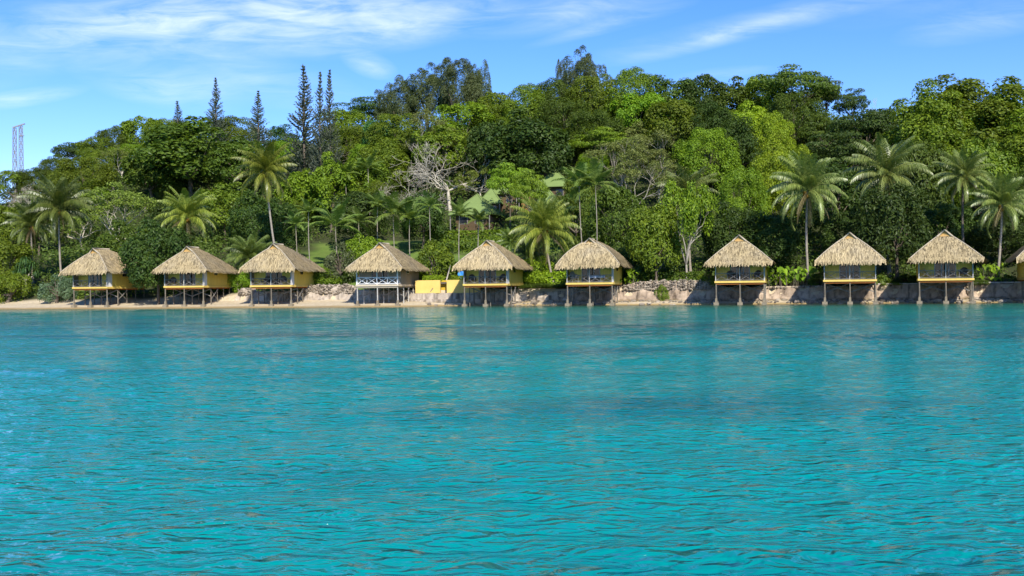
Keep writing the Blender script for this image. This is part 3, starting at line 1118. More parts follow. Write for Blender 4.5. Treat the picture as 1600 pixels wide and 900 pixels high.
def roof_mesh(seed, dom=0.0):
    rng = np.random.default_rng(seed)
    V, F, Tn = [], [], []

    def bulge(p):
        t = (p[2] - ZE) / (ZA - ZE)
        b = dom * 4 * t * (1 - t)
        c = np.array([0, min(max(p[1], 1.0), 3.5), 0])
        o = np.array([p[0], p[1] - c[1], 0])
        n = np.linalg.norm(o)
        return p + (o / n * b * 0.5 if n > 1e-6 else 0) + np.array([0, 0, b * 0.6])

    def quadp(a, b, c, d, t):
        i = len(V)
        V.extend([a, b, c, d])
        F.append((i, i + 1, i + 2, i + 3))
        Tn.append(t)
    g = 0.62
    A, B, C_, D_ = [np.array(p, float) for p in ((-EX, EY0, ZE), (EX, EY0, ZE), (EX, EY1, ZE), (-EX, EY1, ZE))]
    GL, GR = np.array([-g, 0.95, ZG]), np.array([g, 0.95, ZG])
    R0, R1 = np.array([0, YR0, ZA]), np.array([0, YR1, ZA])
    kz = (ZG - ZE) / (ZA - ZE)
    BR, BL = C_ + (R1 - C_) * kz, D_ + (R1 - D_) * kz
    faces = [(A, B, GR, GL, 16, 1), (B, C_, BR, GR, 16, 1), (GR, BR, R1, R0, 4, 0), (C_, D_, R1, R1, 18, 1), (D_, A, GL, BL, 16, 1), (BL, GL, R0, R1, 4, 0)]
    for e0, e1, t1, t0, rows, eave in faces:
        nrm = np.cross(e1 - e0, (t0 + t1) / 2 - e0)
        nrm /= np.linalg.norm(nrm)
        # base skin
        nb = 6
        for k in range(nb):
            s0, s1 = k / nb, (k + 1) / nb
            quadp(bulge(e0 + (t0 - e0) * s0), bulge(e1 + (t1 - e1) * s0), bulge(e1 + (t1 - e1) * s1), bulge(e0 + (t0 - e0) * s1), 0.35)
            quadp(*[bulge(p) - nrm * 0.22 for p in (e0 + (t0 - e0) * s1, e1 + (t1 - e1) * s1, e1 + (t1 - e1) * s0, e0 + (t0 - e0) * s0)], 0.0)
        for r_ in range(rows + 1):
            s = r_ / rows
            a, b = e0 + (t0 - e0) * s, e1 + (t1 - e1) * s
            ln = np.linalg.norm(b - a)
            n = max(1, int(ln / 0.065))
            down = ((e0 - t0) + (e1 - t1))
            down /= np.linalg.norm(down)
            along = (b - a) / (ln + 1e-9)
            for k in range(n):
                u = (k + rng.random()) / n
                p = bulge(a + (b - a) * u) + nrm * (0.05 + 0.05 * rng.random())
                L = 0.30 + 0.28 * rng.random()
                w = 0.028 + 0.03 * rng.random()
                tl = rng.normal() * 0.16
                dv = down + along * tl - nrm * 0.10
                q = p + dv * L + nrm * (rng.random() * 0.05 - 0.03)
                t = np.clip(rng.normal(0.62, 0.24), 0, 1)
                if rng.random() < 0.13:
                    t = 0.05
                quadp(p - along * w, p + along * w, q + along * w * .6, q - along * w * .6, t)
        if not eave:
            continue
        # hanging fringe along the eave
        ln = np.linalg.norm(e1 - e0)
        along = (e1 - e0) / ln
        outv = np.array([nrm[0], nrm[1], 0])
        outv /= np.linalg.norm(outv)
        for lay in range(3):
            n = int(ln / 0.045)
            for k in range(n):
                u = (k + rng.random()) / n
                p = e0 + (e1 - e0) * u + outv * (0.05 - 0.10 * lay) + np.array([0, 0, 0.12 + 0.03 * lay])
                L = 0.17 + 0.09 * rng.random()
                w = 0.025 + 0.02 * rng.random()
                q = p + np.array([0, 0, -L]) + outv * (0.08 + 0.06 * rng.normal()) + along * rng.normal() * 0.05
                quadp(p - along * w, p + along * w, q + along * w * .5, q - along * w * .5, np.clip(rng.normal(0.66, 0.22), 0, 1))
    return np_mesh('roof', np.array(V), [np.array(F)], [M['thatch']], tint=np.array(Tn))


for nm, sd, dm in (('a', 301, 0.12), ('b', 302, 0.2), ('dome', 303, 0.55)):
    ROOF[nm] = roof_mesh(sd, dm)


def roof_trim(dom):
    """gable vent panel and the pale caps over ridge and hips"""
    gb = MB()
    y = 0.86
    gb.add([(-0.56, y, ZG + .03), (0.56, y, ZG + .03), (0, y - 0.02, ZA - 0.03), (-0.56, y + .08, ZG + .03), (0.56, y + .08, ZG + .03), (0, y + .06, ZA - 0.03)],
           [(0, 1, 2), (5, 4, 3), (0, 3, 4, 1), (1, 4, 5, 2), (2, 5, 3, 0)])
    rc = MB()
    lift = Vector((0, 0, 0.10))
    g = 0.62
    rc.tube([Vector((0, YR0 - 0.12, ZA)) + lift, Vector((0, (YR0 + YR1) / 2, ZA - .02)) + lift, Vector((0, YR1 + .1, ZA)) + lift], [0.10, 0.11, 0.10], 6)
    for s in (-1, 1):
        rc.tube([Vector((0, YR0 - .1, ZA)) + lift, Vector((s * g * 1.06, 0.86, ZG - 0.04)) + lift], [0.085, 0.085], 6)
        pts = []
        for k in range(7):
            t = k / 6
            p = Vector((s * (g + (EX - g) * t), 0.95 + (EY0 - 0.95) * t, ZG + (ZE - ZG) * t))
            h = (p.z - ZE) / (ZA - ZE)
            b = dom * 4 * h * (1 - h)
            pts.append(p + Vector((s * b * .32, -b * .35, b * .6 + 0.05)))
        rc.tube(pts, [0.055] * 7, 6)
    bk = MB()
    bk.box((0, 0.83, ZG - 0.02), (1.5, 0.10, 0.09))
    return gb.mesh('gable_vent', M['gable']), rc.mesh('ridge_cap', M['ridge'], True), bk.mesh('vent_ledge', M['thatch_under'])


TRIM = {'a': roof_trim(0.12), 'b': roof_trim(0.2), 'dome': roof_trim(0.55)}


def box_mesh(name, mat, *boxes):
    mb = MB()
    for c, s in boxes:
        mb.box(c, s)
    return mb.mesh(name, M[mat])


def bung_parts(style):
    yel = style != 'white'
    wm, tm = ('yellow', 'yellow_trim') if yel else ('beige', 'beige_trim')
    P = []      # (name, mesh, [children])
    P.append(('deck', box_mesh('deck', 'deckwood', ((0, DEP / 2, ZD1 - 0.03), (2 * HW - .02, DEP - .02, 0.06))), []))
    # fascia boards round the deck edge
    fas = MB()
    fas.box((0, 0.0, (ZD0 + ZD1) / 2 + .06), (2 * HW + 0.12, 0.07, ZD1 - ZD0 - .09))
    for s in (-1, 1):
        fas.box((s * (HW + 0.03), DEP / 2, (ZD0 + ZD1) / 2 + .05), (0.06, DEP - 0.08, ZD1 - ZD0 - .06))
    P.append(('fascia', fas.mesh('fascia', M[tm]), []))
    jo = MB()
    for k in range(8):
        jo.box((0, 0.14 + k * 0.95, ZD0 + 0.02), (2 * HW - 0.1, 0.09, 0.16))
    P.append(('joist_row', jo.mesh('joist_row', M['orange_trim' if yel else 'beige_trim']), []))
    # walls: boards with battens
    zt, zc = 4.5, (4.5 + ZD1) / 2
    hh = zt - ZD1
    back = MB()
    back.box((0, DEP - 0.1, zc), (2 * HW - .2, 0.08, hh))
    P.append(('rear_wall', back.mesh('rear_wall', M[wm]), []))
    for s in (-1, 1):
        w = MB()
        w.box((s * (HW - 0.05), VB + (DEP - VB) / 2, zc), (0.08, DEP - VB, hh))
        for k in range(14):
            w.box((s * (HW - 0.005), 1.1 + k * 0.43, zc), (0.025, 0.06, hh - .01))
        for k in range(2):
            w.box((s * (HW - 0.004), VB + (DEP - VB) / 2, ZD1 + 0.06 + k * 1.2), (0.03, DEP - VB, 0.07))
        kids = []
        if s == 1:
            kids.append(('window', box_mesh('window', 'white' if not yel else 'deckwood', ((HW + .02, 3.1, 3.75), (0.05, 0.7, 0.36))),
                         [('pane', box_mesh('pane', 'darkglass', ((HW + .05, 2.9, 3.75), (0.02, 0.34, 0.26)), ((HW + .05, 3.3, 3.75), (0.02, 0.34, 0.26))))]))
        # depth stays thing > part > sub-part: the window is a part, its pane a sub-part
        P.append(('side_wall', w.mesh('side_wall', M[wm]), []))
        for kd in kids:
            P.append(kd)
    fw = MB()
    fw.box((-1.68, VB, zc), (1.44, 0.08, hh))
    fw.box((1.68, VB, zc), (1.44, 0.08, hh))
    fw.box((0, VB, 4.38), (1.92, 0.08, 0.24))
    P.append(('verandah_wall', fw.mesh('verandah_wall', M[wm]), []))
    fr = MB()
    for x in (-0.93, -0.32, 0.31, 0.93):
        fr.box((x, VB, ZD1 + 0.95), (0.075, 0.1, 1.9))
    fr.box((0, VB, 4.23), (1.92, 0.1, 0.07))
    fr.box((0, VB, ZD1 + 0.04), (1.92, 0.1, 0.07))
    pane = MB()
    pane.box((0, VB + 0.01, 3.3), (1.84, 0.015, 1.8))
    curs = []
    for x0, x1 in ((-0.88, -0.5), (0.55, 0.88)):
        cur = MB()
        curs.append(cur)
        n = 10
        for k in range(n):
            a, b = x0 + (x1 - x0) * k / n, x0 + (x1 - x0) * (k + 1) / n
            ya, yb = VB + 0.16 + 0.05 * math.sin(k * 2.1), VB + 0.16 + 0.05 * math.sin((k + 1) * 2.1)
            cur.add([(a, ya, ZD1 + .05), (b, yb, ZD1 + .05), (b, yb, 4.2), (a, ya, 4.2)], [(0, 1, 2, 3)])
    P.append(('sliding_door', fr.mesh('sliding_door', M['frame']), [('pane', pane.mesh('pane', M['glass'])), *[('curtain', c_.mesh('curtain', M['curtain'])) for c_ in curs]]))
    ce = MB()
    ce.box((0, DEP / 2, 4.53), (2 * HW, DEP, 0.05))
    P.append(('ceiling', ce.mesh('ceiling', M['ceil']), []))
    if yel:
        P.append(('woven_screen', box_mesh('woven_screen', 'screen', ((-HW + 0.03, 0.54, zc), (0.05, 0.78, hh))), []))
        P.append(('privacy_screen', box_mesh('privacy_screen', 'white', ((HW - 0.03, 0.54, zc), (0.05, 0.78, hh))), []))
    pm = 'postpaint' if yel else 'white'
    for x in (-HW + 0.06, 0.0, HW - 0.06):
        P.append(('verandah_post', box_mesh('verandah_post', pm, ((x, 0.06, (ZD1 + 4.35) / 2), (0.085 if yel else .12, 0.085 if yel else .12, 4.35 - ZD1))), []))
    # railings: crossed bars in four bays
    rm = 'greywood' if yel else 'white'
    bw = 0.04 if yel else 0.07

    def rail(a, b, bays):
        mb = MB()
        a, b = Vector(a), Vector(b)
        z0, z1 = ZD1 + 0.10, ZD1 + 0.78
        up0, up1 = Vector((0, 0, z0)), Vector((0, 0, z1))
        mb.bar(a + up1, b + up1, bw * 1.5, bw * 1.3)
        mb.bar(a + up0, b + up0, bw, bw)
        for k in range(bays):
            p, q = a.lerp(b, k / bays), a.lerp(b, (k + 1) / bays)
            off = Vector((0, 0.02, 0))
            mb.bar(p + up0 + off, q + up1 + off, bw * .7, bw)
            mb.bar(p + up1 - off, q + up0 - off, bw * .7, bw)
            if k:
                mb.bar(p + up0, p + up1, bw, bw)
        return mb.mesh('railing', M[rm])
    for a, b in ((-HW + .1, -0.05), (0.05, HW - .1)):
        P.append(('railing', rail((a, 0.06, 0), (b, 0.06, 0), 2), []))
    if not yel:
        P.append(('railing', rail((HW - .06, 0.14, 0), (HW - .06, 0.92, 0), 1), []))
        P.append(('railing', rail((-HW + .06, 0.14, 0), (-HW + .06, 0.92, 0), 1), []))
    # stilts
    for y in (0.12, 2.0, 3.6, 5.2, 6.8):
        for x in (-HW + .08, 0.0, HW - .08):
            if y > 6 and x == 0:
                continue
            zb = -0.5
            mb = MB()
            r_ = 0.062 if y < 1 else 0.052
            mb.tube([(x, y, zb), (x + 0.01, y, 0.9), (x, y, ZD0 - .04 + .02)], [r_ * 1.35, r_ * 1.2, r_], 8)
            kids = []
            if y < 1:
                f = MB()
                f.box((x, y, -0.1), (0.50, 0.48, 0.70))
                f.box((x + 0.01, y, 0.45), (0.2, 0.2, 0.42))
                kids = [('footing', f.mesh('footing', M['footing']))]
            P.append(('stilt', mb.mesh('stilt', M['pile' if yel else 'postpaint']), kids))
    for x0, x1, y in ((-HW + .1, 0, 2.0), (0, HW - .1, 2.0)):
        mb = MB()
        mb.bar((x0, y - .09, 1.15), (x1, y - .09, 2.0), 0.045, 0.09)
        mb.bar((x0, y + .09, 2.0), (x1, y + .09, 1.15), 0.045, 0.09)
        P.append(('cross_brace', mb.mesh('cross_brace', M['greywood']), []))
    mb = MB()
    x = HW - .08
    mb.bar((x + .09, 2.0, 0.9), (x + .09, 3.6, 1.95), 0.045, 0.08)
    mb.bar((x - .09, 2.0, 1.95), (x - .09, 3.6, 0.9), 0.045, 0.08)
    P.append(('cross_brace', mb.mesh('cross_brace', M['greywood']), []))
    return P


BP = {'yellow': bung_parts('yellow'), 'white': bung_parts('white')}
BUNG = []


def bungalow(px, ang, label, style='yellow', roof='a', dz=0.0, sc_=1.0):
    a, b = ray(px, 450)
    Y = 105 / (1 + 0.25 * a)
    root = empty('beach_bungalow', (a * Y, Y, dz), R(ang), (sc_, sc_, 1))
    for nm, me, kids in BP[style]:
        o = put(nm, me, root)
        for kn, km in kids:
            put(kn, km, o)
    rf = put('roof', ROOF[roof], root)
    vr = random.Random(px)
    rf.scale = (vr.uniform(0.985, 1.015), vr.uniform(0.99, 1.01), vr.uniform(0.985, 1.012))
    rf.rotation_euler = (R(vr.uniform(-.5, .5)), R(vr.uniform(-.7, .7)), 0)
    gm, rm, bm = TRIM[roof]
    put('gable_vent', gm, rf)
    put('ridge_cap', rm, rf)
    put('vent_ledge', bm, rf)
    tag(root, label, 'bungalow', 'thatched bungalows on stilts along the shore')
    BUNG.append(root)
    return root


bungalow(140, -17, 'thatched yellow stilt bungalow with a dark leafy tree hanging over its side', roof='b', dz=0.16)
bungalow(287, -9.5, 'thatched yellow stilt bungalow between the dark overhanging tree and a low feathery palm', roof='a', dz=0.16)
bungalow(423, -9.5, 'thatched yellow stilt bungalow below the tallest leaning coconut palm', roof='b', dz=0.12)
bungalow(589, -13.5, 'thatched beige stilt bungalow with white crossed railings and white posts', style='white', roof='a', dz=0.05)
bungalow(758, -14.5, 'thatched yellow stilt bungalow beside the yellow terrace wall and blue tarp', roof='b')
bungalow(921, -14.3, 'thatched yellow stilt bungalow with domed roof and a clothed table on its verandah', roof='dome')
bungalow(1156, -15.8, 'thatched yellow stilt bungalow between the pale-trunked shore tree and elephant ear plants', roof='a')
bungalow(1328, -18.6, 'thatched yellow stilt bungalow between elephant ear plants and the dense round dark tree', roof='b')
bungalow(1478, -20.4, 'thatched yellow stilt bungalow above the smooth coped seawall with a lounger on its verandah', roof='a')
bungalow(1648, -21, 'thatched bungalow cut off by the picture edge beyond the last coconut palm', roof='b')

# ---------------------------------------------------------------- sea walls, one thing per stretch
def on_d(px, d):
    a, b = ray(px, 450)
    Y = (105 + 1.0308 * d) / (1 + 0.25 * a)
    return a * Y, Y


SHN = Vector((-0.2425, -0.9701, 0))     # seaward normal of the shoreline
SHT = Vector((0.9701, -0.2425, 0))


def ico():
    t = (1 + 5 ** .5) / 2
    v = [(-1, t, 0), (1, t, 0), (-1, -t, 0), (1, -t, 0), (0, -1, t), (0, 1, t), (0, -1, -t), (0, 1, -t), (t, 0, -1), (t, 0, 1), (-t, 0, -1), (-t, 0, 1)]
    f = [(0, 11, 5), (0, 5, 1), (0, 1, 7), (0, 7, 10), (0, 10, 11), (1, 5, 9), (5, 11, 4), (11, 10, 2), (10, 7, 6), (7, 1, 8), (3, 9, 4), (3, 4, 2), (3, 2, 6), (3, 6, 8), (3, 8, 9), (4, 9, 5), (2, 4, 11), (6, 2, 10), (8, 6, 7), (9, 8, 1)]
    v = [Vector(p).normalized() for p in v]
    cache, nf = {}, []

    def mid(a, b):
        k = (min(a, b), max(a, b))
        if k not in cache:
            v.append(((v[a] + v[b]) / 2).normalized())
            cache[k] = len(v) - 1
        return cache[k]
    for a, b, c in f:
        x, y, z = mid(a, b), mid(b, c), mid(c, a)
        nf += [(a, x, z), (b, y, x), (c, z, y), (x, y, z)]
    return np.array(v), np.array(nf)


ICV, ICF = ico()


def wall(px0, px1, tops, label, mat='seawall', rub=None, coping=None, boulder=0.0, seed=1):
    """tops: (px, z) pairs of the top edge; rub: (px, px, z) where rubble stones sit above height z"""
    rng = np.random.default_rng(seed)
    x0, Y0 = on_d(px0, 5.3)
    x1, Y1 = on_d(px1, 5.3)
    root = empty('stone_seawall', ((x0 + x1) / 2, (Y0 + Y1) / 2, 0))
    org = np.array(root.location)
    n = max(4, int((x1 - x0) / 0.22))
    xs = np.linspace(x0, x1, n)
    pxs = np.linspace(px0, px1, n)
    top = np.interp(pxs, [t[0] for t in tops], [t[1] for t in tops])
    prof = [(-0.5, 0.95), (0.15, 0.82), (0.42, 0.6), (0.55, 0.34), (0.8, 0.25), (1.0, 0.18), (1.2, 0.13), (1.4, 0.08), (1.6, 0.05)]
    rows = []
    for i, x in enumerate(xs):
        col = []
        ps = [p for p in prof if p[0] < top[i] - 0.12] + [(top[i] - 0.05, 0.04), (top[i], -0.08), (top[i] - 0.02, -0.65)]
        zz = np.interp(np.linspace(0, 1, 14), np.linspace(0, 1, len(ps)), [p[0] for p in ps])
        oo = np.interp(np.linspace(0, 1, 14), np.linspace(0, 1, len(ps)), [p[1] for p in ps])
        for z, o in zip(zz, oo):
            w = 0.13 * math.sin(x * 1.7 + z * 2.3) + 0.09 * math.sin(x * 4.1 - z * 3.7 + math.sin(x * .7) * 2) + rng.normal() * 0.04
            if boulder:
                w += boulder * (0.5 + 0.5 * math.sin(x * 2.2 + 0.8 * math.sin(x * 0.9))) * max(0, 1 - abs(z - 0.9) / 0.8)
            Yb = shoreY(x, 5.3)
            p = np.array([x, Yb, z]) + np.array(SHN) * (o + w)
            col.append(p - org)
        rows.append(col)
    V = np.array(rows).reshape(-1, 3)
    i = np.arange(n - 1)[:, None] * 14
    j = np.arange(13)[None, :]
    Q = np.stack([i + j, i + 14 + j, i + 14 + j + 1, i + j + 1], -1).reshape(-1, 4)
    me = np_mesh('wall_face', V, [Q], [M[mat]], smooth=True)
    put('wall_face', me, root)
    if rub:
        Vs, Fs, Ts = [], [], []
        b = 0
        for (p0, p1, zlow) in rub:
            xa, _ = on_d(p0, 5.3)
            xb, _ = on_d(p1, 5.3)
            x = xa
            while x < xb:
                px = px0 + (px1 - px0) * (x - x0) / (x1 - x0)
                tp = float(np.interp(px, [t[0] for t in tops], [t[1] for t in tops])) + 0.06
                z = zlow + rng.random() * .1
                while z < tp:
                    s = np.array([0.17, 0.13, 0.115]) * (0.65 + 0.6 * rng.random())
                    vv = ICV * (1 + rng.normal(size=(len(ICV), 1)) * 0.10) * s
                    a = rng.normal() * 0.35
                    vv = np.stack([vv[:, 0] * math.cos(a) - vv[:, 2] * math.sin(a), vv[:, 1], vv[:, 0] * math.sin(a) + vv[:, 2] * math.cos(a)], 1)
                    c = np.array([x + rng.normal() * 0.05, shoreY(x, 5.3), z]) + np.array(SHN) * (0.14 - 0.06 * (z - zlow) + rng.normal() * .03)
                    Vs.append(vv + c - org)
                    Fs.append(ICF + b)
                    b += len(vv)
                    Ts.append(np.full(len(ICF), rng.random()))
                    z += s[2] * 1.75
                x += 0.24 + rng.random() * .08
        put('rubble_course', np_mesh('rubble_course', np.concatenate(Vs), [np.concatenate(Fs)], [M['stone']], tint=np.concatenate(Ts), smooth=False), root)
    if coping:
        mb = MB()
        for k in range(n - 1):
            pa, pb = np.array(rows[k][11]), np.array(rows[k + 1][11])
            if pxs[k] < coping[0] or pxs[k] > coping[1]:
                continue
            mb.bar(Vector(pa) + Vector((0, 0.12, 0.05)), Vector(pb) + Vector((0, 0.12, 0.05)), 0.38, 0.12)
        mb.build('coping', M['coping'], root)
    tag(root, label, 'sea wall', 'stretches of sea wall along the shore', kind='thing')


wall(368, 470, [(368, 1.2), (376, 2.2), (394, 2.25), (398, 1.75), (470, 1.8)], 'low rubble wall on the sand beneath the bungalow with the tall palm', 'seawall_pale', rub=[(374, 396, 1.45)], seed=1)
wall(470.3, 649, [(470, 1.8), (476, 2.3), (495, 2.5), (550, 2.45), (558, 1.85), (649, 1.7)], 'rubble-topped pale wall running in beneath the white-railed bungalow', 'seawall_pale', rub=[(474, 556, 1.5)], seed=2)
wall(748, 890, [(748, 1.6), (800, 1.55), (830, 1.5), (860, 1.55), (890, 1.6)], 'pale lumpy boulder wall below the big yellow-green coconut palm', 'seawall_pale', boulder=0.35, seed=3)
wall(890.3, 1118, [(890, 1.7), (968, 1.85), (976, 2.0), (1000, 2.45), (1110, 2.5), (1118, 2.0)], 'stone seawall with rubble top below the pale-trunked shore tree', 'seawall', rub=[(976, 1117, 1.55)], seed=4)
wall(1118.3, 1290, [(1118, 1.8), (1196, 1.7), (1290, 1.75)], 'streaked seawall below the elephant ear plants', 'seawall', rub=[(1200, 1228, 1.6), (1238, 1290, 1.65)], seed=5)
wall(1290.3, 1680, [(1290, 1.6), (1366, 1.75), (1375, 1.9), (1680, 1.95)], 'smooth seawall with pale coping beneath the last whole bungalow', 'seawall', coping=(1375, 1690), seed=6)


# ---------------------------------------------------------------- yellow terrace
def shore_pt(px, d, z=0.0):
    x, Y = on_d(px, d)
    return Vector((x, Y, z))


def terrace():
    d0 = 4.5
    o = shore_pt(649, d0)
    root = empty('yellow_terrace', o, -math.atan(0.25))

    def lx(px, d=d0):
        return (shore_pt(px, d) - o).dot(SHT)
    xa, xb, xc, xd = 0.0, lx(687.5), lx(698), lx(750)
    z0, z1 = 1.42, 2.86
    base = MB()
    rng = random.Random(4)
    n = 34
    for k in range(n):
        a, b = xa - 0.5 + (xd - xa + .8) * k / n, xa - 0.5 + (xd - xa + .8) * (k + 1) / n
        f = [-(0.10 + 0.28 * t) + rng.uniform(-.07, .07) for t in (0, .5, 1)]
        base.box(((a + b) / 2, 0.65 + f[0], 0.9 + rng.uniform(-.03, .03)), (b - a + 0.02, 1.6 + rng.uniform(0, .1), 1.02 + rng.uniform(-.05, .05)))
        base.box(((a + b) / 2, 0.45 + f[1], 0.35), (b - a + 0.03, 1.9 + rng.uniform(0, .15), 0.75 + rng.uniform(-.08, .08)))
    base.build('concrete_base', M['seawall_pale'], root)
    w1 = MB()
    w1.box(((xa + xb) / 2, 0.15, (z0 + z1) / 2), (xb - xa, 0.3, z1 - z0))
    w1.box((xa + 0.15, 1.6, (z0 + z1) / 2), (0.3, 2.6, z1 - z0 - .01))
    w1.build('front_wall', M['yellowwall'], root)
    w2 = MB()
    w2.box(((xc + xd) / 2, 0.15, (z0 + z1) / 2), (xd - xc, 0.3, z1 - z0))
    w2.build('front_wall', M['yellowwall'], root)
    r = MB()
    r.box(((xb + xc) / 2, 0.95, (z0 + z1) / 2 - .02), (xc - xb + 0.3, 0.2, z1 - z0))
    r.build('recess_wall', M['yellowdark'], root)
    br = MB()
    br.bar((0.62 * xb, -0.03, 1.62), (0.72 * xb, -0.06, 1.98), 0.07, 0.07)
    br.build('bracket', M['greywood'], root)
    fl = MB()
    fl.box(((xa + xd) / 2, 1.75, 2.55), (xd - xa - 0.7, 2.7, 0.2))
    fl.build('planter_bed', M['mortar'], root)
    tag(root, 'bright yellow terrace wall on a pale base beside the white-railed bungalow', 'terrace wall', kind='thing')
    return o, lx


TO, TLX = terrace()


def hedge(p0, p1, z0, z1, th, label, mat='hedge', leaf=0.07, dens=170, name='hedge', cat='hedge', group='clipped hedges'):
    """clipped hedge between two points: a leafy box"""
    p0, p1 = Vector(p0), Vector(p1)
    L = (p1 - p0).length
    rng = np.random.default_rng(int(abs(p0.x * 37 + p0.y)) + 1)
    n = int(dens * L * (z1 - z0 + th) * 2)
    f = rng.random(n)
    C = np.stack([rng.random(n) * L, (rng.random(n) - .5) * th, z0 + rng.random(n) * (z1 - z0)], 1)
    side = rng.integers(0, 3, n)
    C[side == 0, 1] = -th / 2 + rng.normal(size=(side == 0).sum()) * .05
    C[side == 1, 2] = z1 + rng.normal(size=(side == 1).sum()) * .05
    C[side == 2, 1] = th / 2 + rng.normal(size=(side == 2).sum()) * .05
    N = rng.normal(size=(n, 3)) * .6
    N[side == 0, 1] -= 1
    N[side == 1, 2] += 1
    N[side == 2, 1] += 1
    V, F = diamonds(C, N, leaf * (0.7 + .6 * rng.random(n)), leaf * .6, rng)
    o = link(bpy.data.objects.new(name, np_mesh(name, V, [F], [G[mat]], tint=rng.random(n))))
    d = p1 - p0
    o.location = (p0.x, p0.y, 0)
    o.rotation_euler = (0, 0, math.atan2(d.y, d.x))
    tag(o, label, cat, group)


def tp(px, dd, z):
    q = TO + SHT * TLX(px) - SHN * dd
    return (q.x, q.y, z)


hedge(tp(658, 0.9, 0), tp(689, 0.9, 0), 2.6, 3.32, 0.8, 'clipped bright green hedge on the yellow terrace next to the white-railed bungalow')
hedge(tp(703, 0.9, 0), tp(724, 0.9, 0), 2.6, 3.28, 0.8, 'clipped hedge on the yellow terrace under the blue tarp')
# darker clipped rows behind the shore
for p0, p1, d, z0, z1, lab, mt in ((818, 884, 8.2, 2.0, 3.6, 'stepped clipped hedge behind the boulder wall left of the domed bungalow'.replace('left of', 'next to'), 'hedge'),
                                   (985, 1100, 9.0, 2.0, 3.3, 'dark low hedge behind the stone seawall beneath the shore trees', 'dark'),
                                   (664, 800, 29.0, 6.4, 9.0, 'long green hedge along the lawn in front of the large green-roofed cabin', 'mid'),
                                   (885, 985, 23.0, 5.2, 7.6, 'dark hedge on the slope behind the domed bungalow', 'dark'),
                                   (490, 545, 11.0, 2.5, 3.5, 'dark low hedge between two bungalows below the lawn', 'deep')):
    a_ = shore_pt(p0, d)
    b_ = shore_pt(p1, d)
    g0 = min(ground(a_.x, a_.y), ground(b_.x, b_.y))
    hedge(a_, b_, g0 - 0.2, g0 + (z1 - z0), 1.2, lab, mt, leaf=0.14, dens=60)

# blue tarp on a light frame, leaning pole
tq = Vector(tp(713.5, 2.2, 3.35))
root = empty('blue_tarpaulin', (tq.x, tq.y, 2.65), -math.atan(.25))
mb = MB()
n = 9
for i in range(n):
    for j in range(n):
        pass
vs = [((i / (n - 1) - .5) * 1.15, 0.25 * math.sin(i * 1.3 + j) * .4 + j * 0.05, 0.42 + j * 0.105 + 0.05 * math.sin(i * 2.1)) for i in range(n) for j in range(n)]
fs = [(i * n + j, (i + 1) * n + j, (i + 1) * n + j + 1, i * n + j + 1) for i in range(n - 1) for j in range(n - 1)]
mb.add(vs, fs)
mb.add([(x, y + 0.06, z) for x, y, z in vs], [q[::-1] for q in fs])
mb.build('sheet', M['bluetarp'], root, True)
fr = MB()
for x in (-0.5, 0.5):
    fr.tube([(x, 0.3, -0.3), (x, 0.3, 1.25)], [0.03, 0.03], 6)
fr.tube([(-0.5, 0.3, 1.25), (0.5, 0.3, 1.25)], [0.03, 0.03], 6)
fr.build('frame', M['greywood'], root)
tag(root, 'bright blue tarp hung behind the yellow terrace beside a thatched roof', 'tarp')
mb = MB()
pb, pt = Vector(tp(690.5, 1.4, 2.55)), Vector(tp(697.5, 1.6, 4.55))
mb.tube([pb, pb.lerp(pt, .5), pt], [0.085, 0.08, 0.07], 8)
tag(mb.build('wooden_pole', M['polewood'], None, True), 'pale wooden pole leaning over the recess of the yellow terrace', 'pole')


